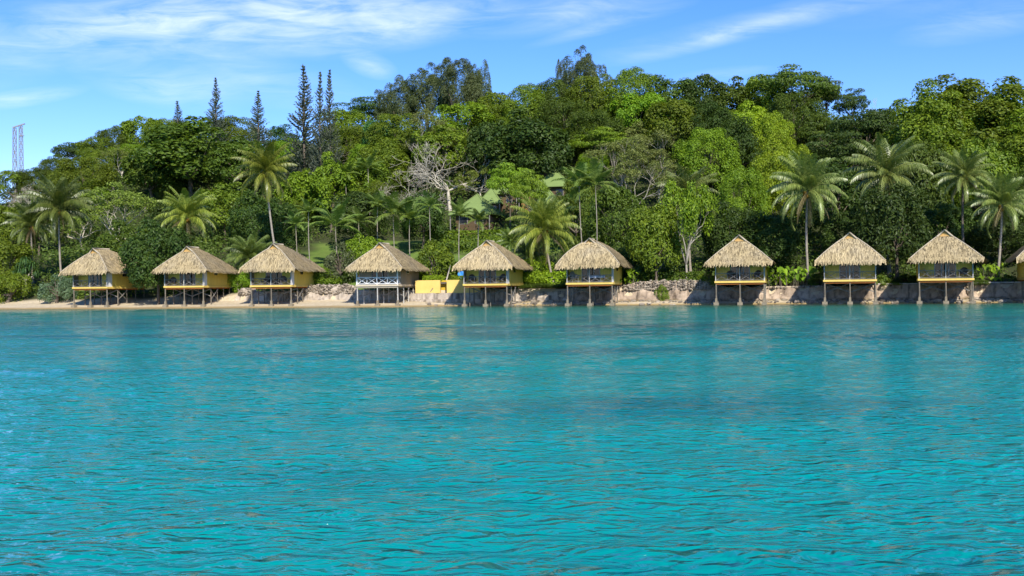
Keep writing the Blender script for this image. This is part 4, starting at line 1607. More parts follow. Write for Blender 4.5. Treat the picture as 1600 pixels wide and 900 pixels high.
# ---------------------------------------------------------------- green-roofed cabins
def cabin(px, top, wpx, H, label, d=None, wall='cabinwall', rz=0.0, rf=0.55, hipped=0.0):
    if d is None:
        Y, gz, hh = solve(px, top, H)
    else:
        a, b = ray(px, top)
        Y = (105 + 1.0308 * d) / (1 + 0.25 * a)
        gz = float(terr(a * Y, d))
        hh = CAM_Z + b * Y - gz
    a, b = ray(px, top)
    w = wpx * Y / FPX / 2 * 1.0
    root = empty('hillside_cabin', (a * Y, Y, gz), rz)
    zr = hh * (1 - rf)
    rl = hipped
    r = MB()
    e = w
    A = [(-e - rl, -e, zr), (e + rl, -e, zr), (e + rl, e, zr), (-e - rl, e, zr)]
    T0, T1 = (-rl, 0, hh), (rl + .001, 0, hh)
    vs = A + [T0, T1] + [(x, y, z - 0.14) for x, y, z in A]
    r.add(vs, [(0, 1, 5, 4), (1, 2, 5), (2, 3, 4, 5), (3, 0, 4), (6, 9, 8, 7), (0, 6, 7, 1), (1, 7, 8, 2), (2, 8, 9, 3), (3, 9, 6, 0)])
    ro = r.build('roof', M['cabinroof'], root)
    rc = MB()
    for c in A:
        t = T0 if c[0] < 0 else T1
        rc.bar(Vector(c) + Vector((0, 0, .04)), Vector(t) + Vector((0, 0, .04)), 0.14, 0.06)
    rc.build('hip_cap', M['cabinroof'], ro)
    b_ = w * 0.74
    bl_ = b_ + rl
    m = MB()
    zb = -1.2
    for s in (-1, 1):
        m.box((0, s * b_, (zb + zr) / 2), (2 * bl_, 0.12, zr - zb - .02))
        m.box((s * bl_, 0, (zb + zr) / 2), (0.12, 2 * b_ - .13, zr - zb - .02))
    m.build('wall', M[wall], root)
    for s in (-1, 1):
        wn_ = MB()
        wn_.box((s * bl_ * 0.5, -b_ - 0.07, zr - 0.95), (bl_ * 0.55, 0.05, 1.0))
        wo = wn_.build('window', M['greywood'], root)
        pn = MB()
        pn.box((s * bl_ * 0.5, -b_ - 0.105, zr - 0.95), (bl_ * 0.46, 0.02, 0.84))
        pn.build('pane', M['darkglass'], wo)
    dr = MB()
    dr.box((bl_ + 0.075, -b_ * .3, zr - 1.3), (0.05, 0.9, 1.9))
    dr.build('door', M['deckwood'], root)
    for s in (-1, 1):
        ps = MB()
        ps.box((s * (e + rl - .25), -e + 0.25, (zr + zb) / 2 - .1), (0.13, 0.13, zr - zb - .1))
        ps.build('roof_post', M['greywood'], root)
    tag(root, label, 'cabin', 'green-roofed cabins on the hillside')


cabin(746, 303, 70, 5.2, 'green pyramid-roofed cabin lowest on the slope beside the bare pale tree', rz=R(-20), rf=0.62)
cabin(868, 265, 58, 4.4, 'largest green-roofed cabin up the slope above the big coconut palm', rz=R(-14), rf=0.62)
cabin(868, 250, 46, 4.0, 'green-roofed cabin topmost on the slope under dark branches', rz=R(-14), rf=0.6, hipped=1.2)
cabin(833, 275, 44, 4.6, 'small green-roofed cabin with orange wall half hidden behind leafy trees', rz=R(-10), wall='cabinorange', rf=0.6)
cabin(858, 297, 52, 4.6, 'green-roofed cabin peeking out directly behind the coconut palm fronds', rz=R(-14), rf=0.62)
cabin(768, 293, 36, 4.4, 'small green-roofed cabin just behind the lowest pyramid-roofed one', rz=R(-10), rf=0.58)
cabin(790, 278, 46, 4.4, 'green-roofed cabin showing between thin trunks above the hedge', rz=R(-10), rf=0.58)


# ---------------------------------------------------------------- verandah furniture
def in_bung(i, x, y, z=ZD1):
    b = BUNG[i]
    return Matrix.Translation(b.location) @ Matrix.Rotation(b.rotation_euler.z, 4, 'Z') @ Vector((x, y, z)), b.rotation_euler.z


def chair_parts():
    P = []
    s = MB()
    s.box((0, 0, 0.42), (0.56, 0.54, 0.09))
    P.append(('seat', s.mesh('seat', M['wicker'])))
    b = MB()
    n = 9
    vs, fs = [], []
    for k in range(n):
        t = PI * k / (n - 1)
        vs += [(-0.34 * math.cos(t), 0.16 + 0.14 * math.sin(t), 0.44), (-0.36 * math.cos(t), 0.22 + 0.22 * math.sin(t), 0.66 + 0.36 * math.sin(t))]
    m = len(vs)
    vs += [(x * .88, y - 0.04, z) for x, y, z in vs]
    for k in range(n - 1):
        i = 2 * k
        fs += [(i, i + 2, i + 3, i + 1), (m + i + 1, m + i + 3, m + i + 2, m + i), (i + 1, i + 3, m + i + 3, m + i + 1)]
    b.add(vs, fs)
    P.append(('backrest', b.mesh('backrest', M['wicker'])))
    for sx in (-1, 1):
        a = MB()
        a.tube([(sx * .31, .2, .66), (sx * .33, -.1, .66), (sx * .31, -.26, .6), (sx * .28, -.26, .42)], [.035] * 4, 6)
        P.append(('armrest', a.mesh('armrest', M['wicker'])))
        for sy in (-1, 1):
            l = MB()
            l.tube([(sx * .27, sy * .24, 0), (sx * .25, sy * .22, .40)], [.025, .03], 6)
            P.append(('leg', l.mesh('leg', M['wicker'])))
    return P


CH_P = chair_parts()


def chair(bi, x, y, rz, label, mat=None, sc=1.05):
    p, r0 = in_bung(bi, x, y)
    root = empty('patio_chair', p, r0 + rz, (sc, sc, sc))
    for nm, me in CH_P:
        put(nm, me, root, M[mat] if mat else None)
    tag(root, label, 'chair', 'chairs on the bungalow verandahs')


chair(1, -1.6, 0.5, 0.3, 'dark wicker chair on the verandah of the bungalow next to the low feathery palm')
chair(2, -0.9, 0.5, -0.4, 'dark chair near the middle post below the tallest coconut palm')
chair(2, 1.3, 0.5, 0.4, 'dark chair beside the white screen of the bungalow below the tall palm')
chair(4, -1.5, 0.5, 0.5, 'dark round-backed chair on the verandah nearest the blue tarp')
chair(4, 1.6, 0.5, -0.4, 'dark chair by the white screen on the verandah beside the yellow terrace')
chair(5, -1.65, 0.5, 0.55, 'large pale wicker chair at the corner of the domed bungalow', 'wicker_pale', 1.2)
chair(6, -0.85, 0.5, 0.3, 'dark wicker chair on the verandah beside elephant ear plants, close to its door')
chair(6, 1.55, 0.5, -0.5, 'dark wicker chair tucked by the corner post next to the elephant ear plants')
chair(8, 1.5, 0.5, -0.4, 'dark chair at the far end of the verandah above the coped seawall')


def table(bi, x, y, label, w=0.7, dpt=0.55, cloth=False):
    p, r0 = in_bung(bi, x, y)
    root = empty('patio_table', p, r0)
    t = MB()
    t.box((0, 0, 0.70), (w, dpt, 0.05))
    t.build('table_top', M['deckwood'], root)
    for sx in (-1, 1):
        for sy in (-1, 1):
            l = MB()
            l.tube([(sx * (w / 2 - .08), sy * (dpt / 2 - .08), 0), (sx * (w / 2 - .08), sy * (dpt / 2 - .08), .675)], [.025, .03], 6)
            l.build('leg', M['wicker'], root)
    tag(root, label, 'table', 'tables on the bungalow verandahs')
    if cloth:
        c = MB()
        n, m = 17, 7
        rng = random.Random(2)
        vs, fs = [], []
        for i in range(n):
            for j in range(m):
                u, v = (i / (n - 1) - .5) * (w + .5), (j / (m - 1) - .5) * (dpt + .5)
                ex = max(abs(u) - w / 2 - 0.02, 0) + max(abs(v) - dpt / 2 - 0.02, 0)
                vs.append((max(-w / 2 - .04, min(w / 2 + .04, u)) + ex * .15 * (1 if u > 0 else -1), max(-dpt / 2 - .04, min(dpt / 2 + .04, v)) + 0.03 * math.sin(u * 14), 0.735 - ex * 1.1 + rng.uniform(0, .04)))
        for i in range(n - 1):
            for j in range(m - 1):
                fs.append((i * m + j, (i + 1) * m + j, (i + 1) * m + j + 1, i * m + j + 1))
        c.add(vs, fs)
        o = c.build('tablecloth', M['cloth'], None, True)
        o.location = p
        o.rotation_euler = (0, 0, r0)
        tag(o, 'rumpled pale lilac cloth lying over the verandah table of the domed bungalow', 'tablecloth')


table(5, 0.75, 0.52, 'long dark table under a rumpled cloth on the domed bungalow verandah', 1.5, 0.55, True)
table(6, 0.05, 0.52, 'small dark table between two chairs beside the elephant ear plants')
table(2, 0.3, 0.52, 'small dark table between two chairs below the tallest coconut palm')


# lounger on the last whole bungalow
p, r0 = in_bung(8, -1.35, 0.52)
root = empty('reclining_lounger', p, r0 - 0.05)
for nm, a, b in (('seat', (-0.15, 0, .34), (0.85, 0, .40)), ('backrest', (-0.15, 0, .36), (-0.55, 0, 1.0))):
    mb = MB()
    mb.bar(a, b, 0.55, 0.06)
    mb.build(nm, M['wicker_pale'], root)
for sx in (-0.1, 0.78):
    for sy in (-.22, .22):
        mb = MB()
        mb.tube([(sx, sy, 0), (sx, sy, .36)], [.025, .025], 6)
        mb.build('leg', M['wicker'], root)
tag(root, 'pale reclining lounger on the verandah above the coped seawall', 'lounger')


# ---------------------------------------------------------------- lattice tower far behind
def lattice():
    Y = 330.0
    base = at(29, 300, Y)
    root = empty('lattice_tower', (base.x, Y, 0))
    zt = at(29, 193, Y).z
    def mast(cx0, cx1, w0, w1, ztop):
        mb = MB()
        n = 22
        P = lambda t, k: Vector((cx0 + (cx1 - cx0) * t + (w0 + (w1 - w0) * t) / 2 * (1 if k in (1, 2) else -1), (w0 + (w1 - w0) * t) / 2 * (1 if k in (2, 3) else -1), ztop * t))
        for k in range(4):
            mb.bar(P(0, k), P(1, k), 0.15, 0.15)
        for i in range(n):
            for k in range(4):
                a, b = i / n, (i + 1) / n
                mb.bar(P(a, k), P(b, (k + 1) % 4), 0.09, 0.09)
                mb.bar(P(b, k), P(b, (k + 1) % 4), 0.09, 0.09)
        mb.build('mast', M['steel'], root)
    mast(-1.25, -1.1, 1.9, 0.8, zt - 1.5)
    mast(1.05, 0.95, 1.9, 0.8, zt - 0.8)
    cb = MB()
    cb.bar((-1.7, 0, zt - 1.3), (2.3, 0, zt - 0.1), 0.35, 0.4)
    cb.bar((0.4, 0, zt - 4), (2.0, 0, zt - 4), 0.25, 0.25)
    cb.build('crossbeam', M['steel'], root)
    mb = MB()
    mb.bar((-1.2, 0, zt * .85), (1.0, 0, zt * .55), 0.12, 0.12)
    mb.build('stay', M['steel'], root)
    tag(root, 'pale steel lattice tower of two masts joined by a top beam', 'tower')


lattice()

# ---------------------------------------------------------------- special plants on the shore
def pandanus(px, top, wpx, d, label):
    rng = np.random.default_rng(77)
    x, Y = on_d(px, d)
    gz = ground(x, Y)
    root = empty('screw_pine', (x, Y, gz))
    tmb = MB()
    heads = [((0, 0, 4.6), 1.0), ((-0.9, 0.2, 3.9), .9), ((1.0, -.1, 4.0), .9), ((0.3, -.5, 3.4), .8), ((-.5, -.5, 3.1), .8), ((1.3, .3, 3.0), .7), ((-1.4, 0, 2.9), .7)]
    tmb.tube([(0, 0, 0.3), (0.05, 0, 1.3), (0, 0, 2.2)], [.16, .14, .12], 7)
    for h, s in heads:
        tmb.tube([(0, 0, 2.0), (h[0] * .6, h[1] * .6, 2.0 + (h[2] - 2.0) * .5), h], [.1, .08, .06], 6)
    for k in range(9):
        a = k * .7
        tmb.tube([(0, 0, 1.1 + .06 * k), (math.cos(a) * .45, math.sin(a) * .45, .5), (math.cos(a) * .75, math.sin(a) * .75, -.3)], [.05, .05, .05], 5)
    tmb.build('trunk', M['palebark'], root, True)
    V, Q, T_ = [], [], []
    for h, s in heads:
        for k in range(52):
            a = rng.random() * 6.28
            e0 = rng.uniform(-.2, 1.3)
            L = s * (1.1 + .5 * rng.random())
            n = 5
            p = np.array(h, float)
            e = e0
            side = np.array([-math.sin(a), math.cos(a), 0])
            for i in range(n):
                w = 0.055 * (1 - i / n) + .012
                V += [p - side * w, p + side * w]
                p = p + np.array([math.cos(a) * math.cos(e), math.sin(a) * math.cos(e), math.sin(e)]) * L / (n - 1)
                e -= 0.75
            b = len(V) - 2 * n
            t = rng.random()
            for i in range(n - 1):
                Q.append((b + 2 * i, b + 2 * i + 1, b + 2 * i + 3, b + 2 * i + 2))
                T_.append(t)
    put('leaves', np_mesh('leaves', np.array(V), [np.array(Q)], [G['bluish']], tint=np.array(T_)), root)
    tag(root, label, 'tree')


pandanus(40, 380, 80, 7.5, 'spiky screw pine with drooping strap leaves and prop roots on the sand')


def elephant_ears(px, d, n, spread, label, seed, big=0.55):
    rng = np.random.default_rng(seed)
    x, Y = on_d(px, d)
    gz = ground(x, Y)
    root = empty('elephant_ear_plant', (x, Y, gz))
    V, F, T_ = [], [], []
    st = MB()
    for k in range(n):
        bx, by = rng.normal() * spread, rng.normal() * 0.5
        h = 0.5 + rng.random() * 1.5
        lx_, ly = bx + rng.normal() * .3, by - 0.15 - rng.random() * .4
        st.tube([(bx, by, -.1), ((bx + lx_) / 2, by, h * .6), (lx_, ly, h)], [.035, .028, .02], 5, cap=False)
        L = big * (.6 + .6 * rng.random())
        a = rng.normal() * .7 - PI / 2
        tilt = -0.5 - rng.random() * .5
        u = np.array([math.cos(a) * math.cos(tilt), math.sin(a) * math.cos(tilt), math.sin(tilt)])
        s = np.array([-math.sin(a), math.cos(a), 0]) + rng.normal(size=3) * .2
        nn = np.cross(u, s)
        c = np.array([lx_, ly, h])
        shp = [(-.28, .0), (-.42, .30), (-.1, .46), (.3, .36), (.7, .16), (1.0, 0)]
        b = len(V)
        for t, w in shp:
            V.append(c + u * t * L + s * w * L + nn * w * .25 * L)
        for t, w in shp[1:-1]:
            V.append(c + u * t * L - s * w * L + nn * w * .25 * L)
        F.append((b, b + 1, b + 2, b + 3, b + 4, b + 5))
        F.append((b, b + 5, b + 9, b + 8, b + 7, b + 6))
        t = rng.random()
        T_ += [t, t]
    me = np_mesh('leaves', np.array(V), [np.array(F)], [G['fresh']], tint=np.array(T_))
    put('leaves', me, root)
    st.build('stems', M['palmtrunk_dark'], root)
    tag(root, label, 'plant', 'broad-leaved shore plants')


elephant_ears(1236, 6.7, 90, 1.5, 'clump of glossy elephant ear plants above the streaked seawall', 5)
elephant_ears(984, 6.6, 26, 0.6, 'small clump of elephant ears at the corner of the domed bungalow', 6)
elephant_ears(1548, 6.8, 34, 0.8, 'leafy low plant at the foot of the last leaning coconut palm', 7, 0.4)

# ---------------------------------------------------------------- trees
# crest and upper slope, far row first: kind, px, top y, width px, height m, foliage, label
T = [
    ('round', 22, 268, 70, 7, 'mid', 'rounded tree at the very end of the slope below the lattice tower'),
    ('fine', 62, 262, 66, 7, 'dark', 'small dark tree on the skyline beside the lattice tower'),
    ('layer', 112, 222, 70, 8, 'deep', 'dark sprawling tree jutting above the lower end of the ridge'),
    ('fine', 90, 245, 60, 7, 'dark', 'low dark tree on the ridge below the dark sprawling one'),
    ('fine', 152, 214, 66, 8, 'mid', 'rounded green tree on the ridge above the bare-topped small tree'),
    ('fine', 182, 196, 64, 8, 'dark', 'dense rounded tree on the rising ridge between the bare-topped tree and the pines'),
    ('round', 222, 183, 72, 9, 'mid', 'rounded ridge tree just before the shortest columnar pine'),
    ('fine', 262, 186, 66, 8, 'mid', 'dense ridge tree at the foot of the shortest columnar pine'),
    ('round', 318, 184, 80, 8, 'fresh', 'lighter ridge tree at the foot of the pointed slender pine'),
    ('fine', 366, 182, 76, 8, 'mid', 'rounded ridge tree between the second and third pines'),
    ('round', 440, 196, 66, 7, 'bluish', 'bluish green tree in the dip of the ridge before the tallest pine'),
    ('fine', 455, 215, 70, 7, 'fresh', 'light green tree at the foot of the tallest pine'),
    ('round', 540, 170, 80, 9, 'mid', 'green tree on the ridge right after the twin-topped pine'.replace('right after', 'just past')),
    ('layer', 572, 152, 96, 9, 'deep', 'dark flat-topped tree before the grey-green casuarinas'),
    ('fine', 545, 195, 80, 8, 'mid', 'dense rounded tree below the dark flat-topped one'),
    ('round', 598, 188, 66, 8, 'bluish', 'cool green rounded tree below the first casuarina'),
    ('plume', 622, 122, 70, 12, 'grey', 'shorter grey-green casuarina at the start of the crest group'),
    ('plume', 668, 98, 86, 14, 'grey', 'broad grey-green casuarina in the middle of the crest group'),
    ('plume', 716, 90, 80, 15, 'grey', 'tallest feathery casuarina of the crest group'),
    ('plume', 748, 96, 44, 13, 'grey', 'thin pale casuarina at the outer edge of the crest group'),
    ('round', 775, 143, 76, 9, 'mid', 'rounded ridge tree just past the casuarina group'),
    ('fine', 822, 132, 84, 10, 'mid', 'rounded tree on the crest between the two casuarina groups'),
    ('fine', 868, 124, 76, 10, 'dark', 'dense rounded tree beside the lone casuarina on the crest'),
    ('plume', 912, 74, 66, 14, 'grey', 'lone shaggy casuarina standing above the crest'),
    ('plume', 877, 92, 20, 11, 'grey', 'thin sprig of casuarina close beside the lone shaggy one'),
    ('fine', 928, 118, 86, 10, 'mid', 'rounded tree directly below the lone casuarina'),
    ('fine', 986, 107, 92, 11, 'mid', 'highest rounded tree on the crest past the lone casuarina'),
    ('round', 1044, 118, 90, 10, 'dark', 'dark tree on the crest beside the highest rounded tree'),
    ('round', 1094, 120, 80, 10, 'deep', 'very dark tree on the flat part of the crest'),
    ('coarse', 1138, 122, 84, 10, 'dark', 'ragged dark tree on the crest before the spreading umbrella tree'),
    ('coarse', 1190, 117, 80, 10, 'mid', 'ragged tree against the spreading umbrella tree on the crest'),
    ('layer', 1246, 103, 124, 12, 'dark', 'spreading umbrella tree with layered top on the crest'),
    ('layer', 1290, 122, 60, 10, 'dark', 'smaller layered tree clinging to the side of the big umbrella tree'),
    ('layer', 1334, 138, 56, 9, 'deep', 'small wind-swept layered tree on the skyline beside the tall leafy giant'),
    ('bare', 1370, 150, 40, 8, None, 'small leafless twiggy treetop on the skyline beside the tall leafy giant'),
    ('round', 1385, 172, 86, 9, 'dark', 'dark rounded tree in the skyline dip before the tall leafy giant'),
    ('pine', 277, 156, 32, 15, 'pine', 'shortest columnar pine on the ridge'),
    ('pine', 337, 121, 30, 17, 'pine', 'pointed slender pine standing clear above the ridge'),
    ('pine', 403, 141, 38, 17, 'pine', 'broad-based columnar pine behind the tallest coconut palm'),
    ('pine', 474, 99, 50, 24, 'pine', 'tallest columnar pine, leaning slightly, beside the twin-topped one'),
    ('twinpine', 507, 108, 44, 24, 'pine', 'twin-topped columnar pine next to the tallest pine'),
    # middle slope
    ('fine', 132, 248, 100, 9, 'mid', 'broad smooth rounded tree below the dark sprawling ridge tree'),
    ('spreading', 192, 226, 66, 10, 'olive', 'small pale bare-topped tree beside the large dark tree'),
    ('bare', 40, 282, 66, 9, None, 'grey leafless tree low on the slope under the lattice tower'),
    ('bare', 78, 258, 30, 7, None, 'little grey leafless treetop on the skyline near the lattice tower'),
    ('coarse', 298, 190, 170, 14, 'dark', 'largest dark big-leaved tree below the pointed slender pine'),
    ('coarse', 240, 228, 96, 11, 'dark', 'dark big-leaved tree joined to the largest dark tree'),
    ('coarse', 372, 214, 90, 11, 'dark', 'dark leafy tree between the largest dark tree and the tall coconut palm'),
    ('round', 352, 286, 110, 9, 'mid', 'bushy green tree behind two coconut palms above the bungalows'),
    ('round', 400, 300, 80, 9, 'deep', 'dark bushy tree behind the trunk of the tallest coconut palm'),
    ('coarse', 470, 262, 70, 9, 'fresh', 'light leafy tree beside the crown of the tallest coconut palm'),
    ('coarse', 516, 240, 78, 12, 'fresh', 'tall olive-green leafy tree below the twin-topped pine'),
    ('round', 488, 222, 64, 9, 'dark', 'dark tree right under the tallest pine'.replace('right under', 'directly under')),
    ('bare', 556, 226, 50, 8, None, 'small grey leafless tree up the slope above the slender palms'),
    ('round', 566, 248, 76, 9, 'mid', 'green tree below the small grey leafless tree'),
    ('fine', 620, 178, 90, 9, 'mid', 'rounded tree below the middle of the casuarina group'),
    ('feathery', 664, 166, 110, 10, 'feather', 'yellowish feathery tree below the casuarina group'),
    ('round', 600, 222, 90, 9, 'mid', 'green tree above the lower bare pale tree'),
    ('round', 724, 158, 96, 10, 'fresh', 'light green leafy tree below the tallest casuarina'),
    ('coarse', 690, 196, 90, 10, 'mid', 'leafy tree filling the slope above the large bare pale tree'),
    ('coarse', 762, 188, 76, 11, 'deep', 'dark leafy tree beside the magnolia-like dark one'),
    ('coarse', 826, 174, 132, 13, 'deep', 'large dark tree with glinting leaves above the green-roofed cabins'),
    ('coarse', 846, 206, 84, 10, 'deep', 'dark tree with hanging branches over the topmost cabin'),
    ('fine', 770, 158, 70, 8, 'mid', 'rounded tree on the upper slope above the magnolia-like dark tree'),
    ('fine', 884, 152, 90, 9, 'dark', 'dense rounded tree below the crest and the lone casuarina'),
    ('fine', 930, 172, 84, 9, 'dark', 'dark dense tree in the middle of the upper slope'),
    ('layer', 940, 196, 92, 8, 'fresh', 'bright green flat-topped tree above the feathery pale trees'),
    ('round', 1000, 145, 88, 9, 'fresh', 'bright leafy tree under the highest rounded crest tree'),
    ('round', 1052, 158, 90, 9, 'mid', 'green tree on the upper slope above the feathery pale trees'),
    ('fine', 1110, 160, 84, 9, 'deep', 'dark dense tree below the flat part of the crest'),
    ('fine', 1238, 148, 96, 10, 'dark', 'smooth dark rounded tree under the umbrella tree'),
    ('round', 1170, 160, 70, 8, 'lime', 'small yellow-green tree below the ragged crest trees'),
    ('round', 1160, 186, 76, 10, 'deep', 'blackish green tree between two bright lime trees'),
    ('bare', 988, 186, 62, 10, None, 'whitish bare treetop rising from the feathery pale trees'),
    ('feathery', 960, 208, 110, 11, 'feather', 'feathery pale green tree above the slender palms by the cabins'),
    ('feathery', 1030, 200, 120, 12, 'feather', 'feathery pale tree with visible limbs beside the round bright tree'),
    ('feathery', 985, 240, 110, 11, 'feather', 'lower feathery pale tree with many thin branches'),
    ('fine', 1104, 200, 96, 11, 'fresh', 'round bright green tree beside the feathery pale trees'),
    ('fine', 1206, 176, 70, 11, 'lime', 'tall bright lime tree below the smooth dark rounded tree'),
    ('fine', 1222, 226, 100, 12, 'lime', 'broad bright lime tree above the elephant ear plants'),
    ('fine', 1160, 262, 76, 10, 'fresh', 'bushy bright tree above the bungalow beside the shore tree'),
    ('layer', 1352, 172, 140, 11, 'deep', 'wide dark layered tree with pale limb below the skyline dip'),
    ('layer', 1310, 206, 150, 11, 'deep', 'lower wide layered tree above the coconut palms'),
    ('layer', 1292, 178, 90, 9, 'dark', 'layered green tree between the smooth dark tree and the wide layered one'),
    ('round', 1300, 258, 120, 9, 'deep', 'shadowy tree behind the first two coconut palms of the far shore', 24),
    ('tall', 1456, 126, 140, 22, 'mid', 'leafy giant with the outer crown closest to the skyline dip', 36),
    ('tall', 1512, 119, 185, 23, 'mid', 'tallest leafy giant rising over the coconut palms', 40),
    ('tall', 1566, 138, 150, 21, 'mid', 'leafy giant beside the tallest one near the picture edge', 38),
    ('tall', 1612, 190, 140, 17, 'mid', 'leafy giant cut by the picture edge', 32),
    ('round', 1440, 220, 96, 12, 'dark', 'dark leafy tree under the giants behind the middle coconut palm', 26),
    ('round', 1530, 216, 110, 12, 'mid', 'green leafy tree under the tallest giant', 27),
    ('round', 1596, 262, 70, 10, 'dark', 'dark tree at the picture edge behind the last coconut palm', 22),
    # lower slope
    ('bare', 702, 212, 170, 15, None, 'large spreading leafless tree with pale twisting limbs'),
    ('bare', 630, 258, 130, 10, None, 'lower leafless tree with a fan of pale branches'),
    ('spreading', 752, 258, 78, 9, 'olive', 'half-bare tree with yellowish leaves beside the large leafless tree', 47),
    ('layer', 796, 256, 76, 10, 'fresh', 'thin-trunked flat-topped tree in front of the small cabins'),
    ('spreading', 186, 280, 138, 10, 'olive', 'yellow-green spreading tree with pale limbs above the first bungalow'),
    ('spreading', 128, 330, 110, 8, 'olive', 'lower olive tree with tangled pale limbs behind the first bungalow'),
    ('round', 20, 322, 80, 8, 'mid', 'bushy green tree at the picture edge above the screw pine'),
    ('round', 10, 376, 80, 7, 'mid', 'bushy tree at the picture edge beside the screw pine'),
    ('coarse', 60, 318, 70, 8, 'dark', 'dark leafy tree behind the drooping coconut palms'),
    ('round', 196, 345, 90, 8, 'dark', 'dark bushy tree behind the first bungalow roof'),
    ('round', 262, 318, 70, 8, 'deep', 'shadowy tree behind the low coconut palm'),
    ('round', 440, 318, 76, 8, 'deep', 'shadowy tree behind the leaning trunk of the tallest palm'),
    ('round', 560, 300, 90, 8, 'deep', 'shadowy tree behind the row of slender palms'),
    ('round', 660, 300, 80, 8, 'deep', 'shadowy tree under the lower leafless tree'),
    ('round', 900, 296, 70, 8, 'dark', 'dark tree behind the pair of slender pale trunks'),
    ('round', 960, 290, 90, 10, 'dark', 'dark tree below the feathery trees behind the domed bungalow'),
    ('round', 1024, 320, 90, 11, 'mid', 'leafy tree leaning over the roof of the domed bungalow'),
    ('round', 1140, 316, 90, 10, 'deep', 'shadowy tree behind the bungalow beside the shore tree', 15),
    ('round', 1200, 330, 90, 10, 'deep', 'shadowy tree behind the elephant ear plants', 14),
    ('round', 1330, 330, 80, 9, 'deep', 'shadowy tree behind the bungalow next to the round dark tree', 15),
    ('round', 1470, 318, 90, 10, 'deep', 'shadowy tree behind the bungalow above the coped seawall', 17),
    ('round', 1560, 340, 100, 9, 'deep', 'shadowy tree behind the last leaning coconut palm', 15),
]
for t_ in T:
    tree(*t_)
# smaller trees packed into the canopy in front of the larger ones
rf_ = random.Random(21)
seen_ = 0
for t_ in T:
    lab = t_[6]
    if t_[0] not in ('round', 'fine', 'coarse', 'layer') or t_[2] > 262 or len(t_) > 7 or len(lab.split()) > 11 or 'cabin' in lab or lab.split()[0] == 'small':
        continue
    seen_ += 1
    tree('fine' if seen_ % 3 else 'round', t_[1] + rf_.uniform(-24, 24), t_[2] + rf_.uniform(30, 46), rf_.uniform(44, 62), rf_.uniform(5, 6.5),
         rf_.choice(['mid', 'dark', 'mid', 'fresh', 'feather', 'olive']), 'small tree just below the ' + lab)

# trees on the shore strip, at a given distance inland
tree('open', 1072, 276, 130, 12, 'fresh', 'bright leafy shore tree with pale forked trunks beside the stone seawall', d=8.5, rz=1.0, var=0)
tree('open', 1030, 330, 90, 9, 'mid', 'smaller leafy shore tree between the domed bungalow and the pale-forked one', d=9.5, rz=2.2, var=1)
tree('round', 1400, 288, 112, 11, 'deep', 'dense round dark tree between two bungalows above the seawall', d=8.2, var=1)
tree('round', 246, 344, 104, 8, 'deep', 'dark leafy tree hanging over the side of the first bungalow', d=2.6, var=2)
tree('shrub', 88, 428, 54, 4, 'silver', 'round silvery green shrub on the sand beside the first bungalow', d=4.6, var=0)
tree('shrub', 12, 424, 60, 4, 'mid', 'dark green shrub at the picture edge on the sand', d=5.0, var=1)
tree('shrub', 684, 376, 80, 5, 'mid', 'bushy frangipani-like shrub behind the yellow terrace', d=10.5, var=2)
tree('shrub', 530, 378, 56, 4, 'grey', 'greyish twiggy shrub on the lawn beside the white-railed bungalow', d=11.5, var=0)
tree('shrub', 562, 366, 70, 4, 'fresh', 'bright bushy shrub on the lawn behind the white-railed bungalow', d=14.0, var=1)
tree('shrub', 500, 416, 50, 3, 'mid', 'low green shrub between two bungalows above the rubble wall', d=9.0, var=2)
tree('shrub', 845, 442, 90, 2, 'scrub', 'dark creeping shrub spilling over the boulder wall', d=6.6, var=0)
tree('shrub', 1036, 444, 22, 2, 'mid', 'small green tuft growing on the face of the stone seawall', d=5.2, var=1)
tree('shrub', 372, 420, 40, 3, 'fresh', 'bright yellowish shrub between two bungalows on the bank', d=8.0, var=1)
tree('shrub', 832, 400, 60, 4, 'hedge', 'yellowish leafy shrub below the big yellow-green coconut palm', d=8.4, var=2)
tree('shrub', 985, 372, 60, 4, 'scrub', 'dark reddish-shaded shrub beside the domed roof', d=12.0, var=0)
tree('shrub', 1284, 424, 44, 2, 'scrub', 'dark shrub spilling over the seawall beside the straight slim palm trunk', d=6.2, var=1)
tree('shrub', 1108, 424, 40, 2, 'mid', 'green shrub on top of the rubble seawall next to a thatched roof', d=6.0, var=0)
tree('shrub', 1420, 428, 46, 2, 'deep', 'dark shrub above the smooth seawall at the foot of the dense round tree', d=6.6, var=2)
tree('round', 905, 268, 50, 7, 'mid', 'leafy tree hiding one corner of the largest green-roofed cabin', d=36, var=1)
tree('layer', 826, 266, 62, 8, 'fresh', 'small flat-topped tree before the orange-walled cabin', d=30, var=0)
tree('shrub', 1392, 440, 34, 2, 'mid', 'small creeper hanging over the smooth seawall beside the dense round tree', d=5.3, var=0)
tree('shrub', 1530, 436, 36, 2, 'scrub', 'creeping shrub hanging over the pale coping near the leaning palm', d=5.4, var=1)
tree('bare', 965, 364, 22, 3, None, 'tiny leafless whitish shrub beside the domed roof', var=1)

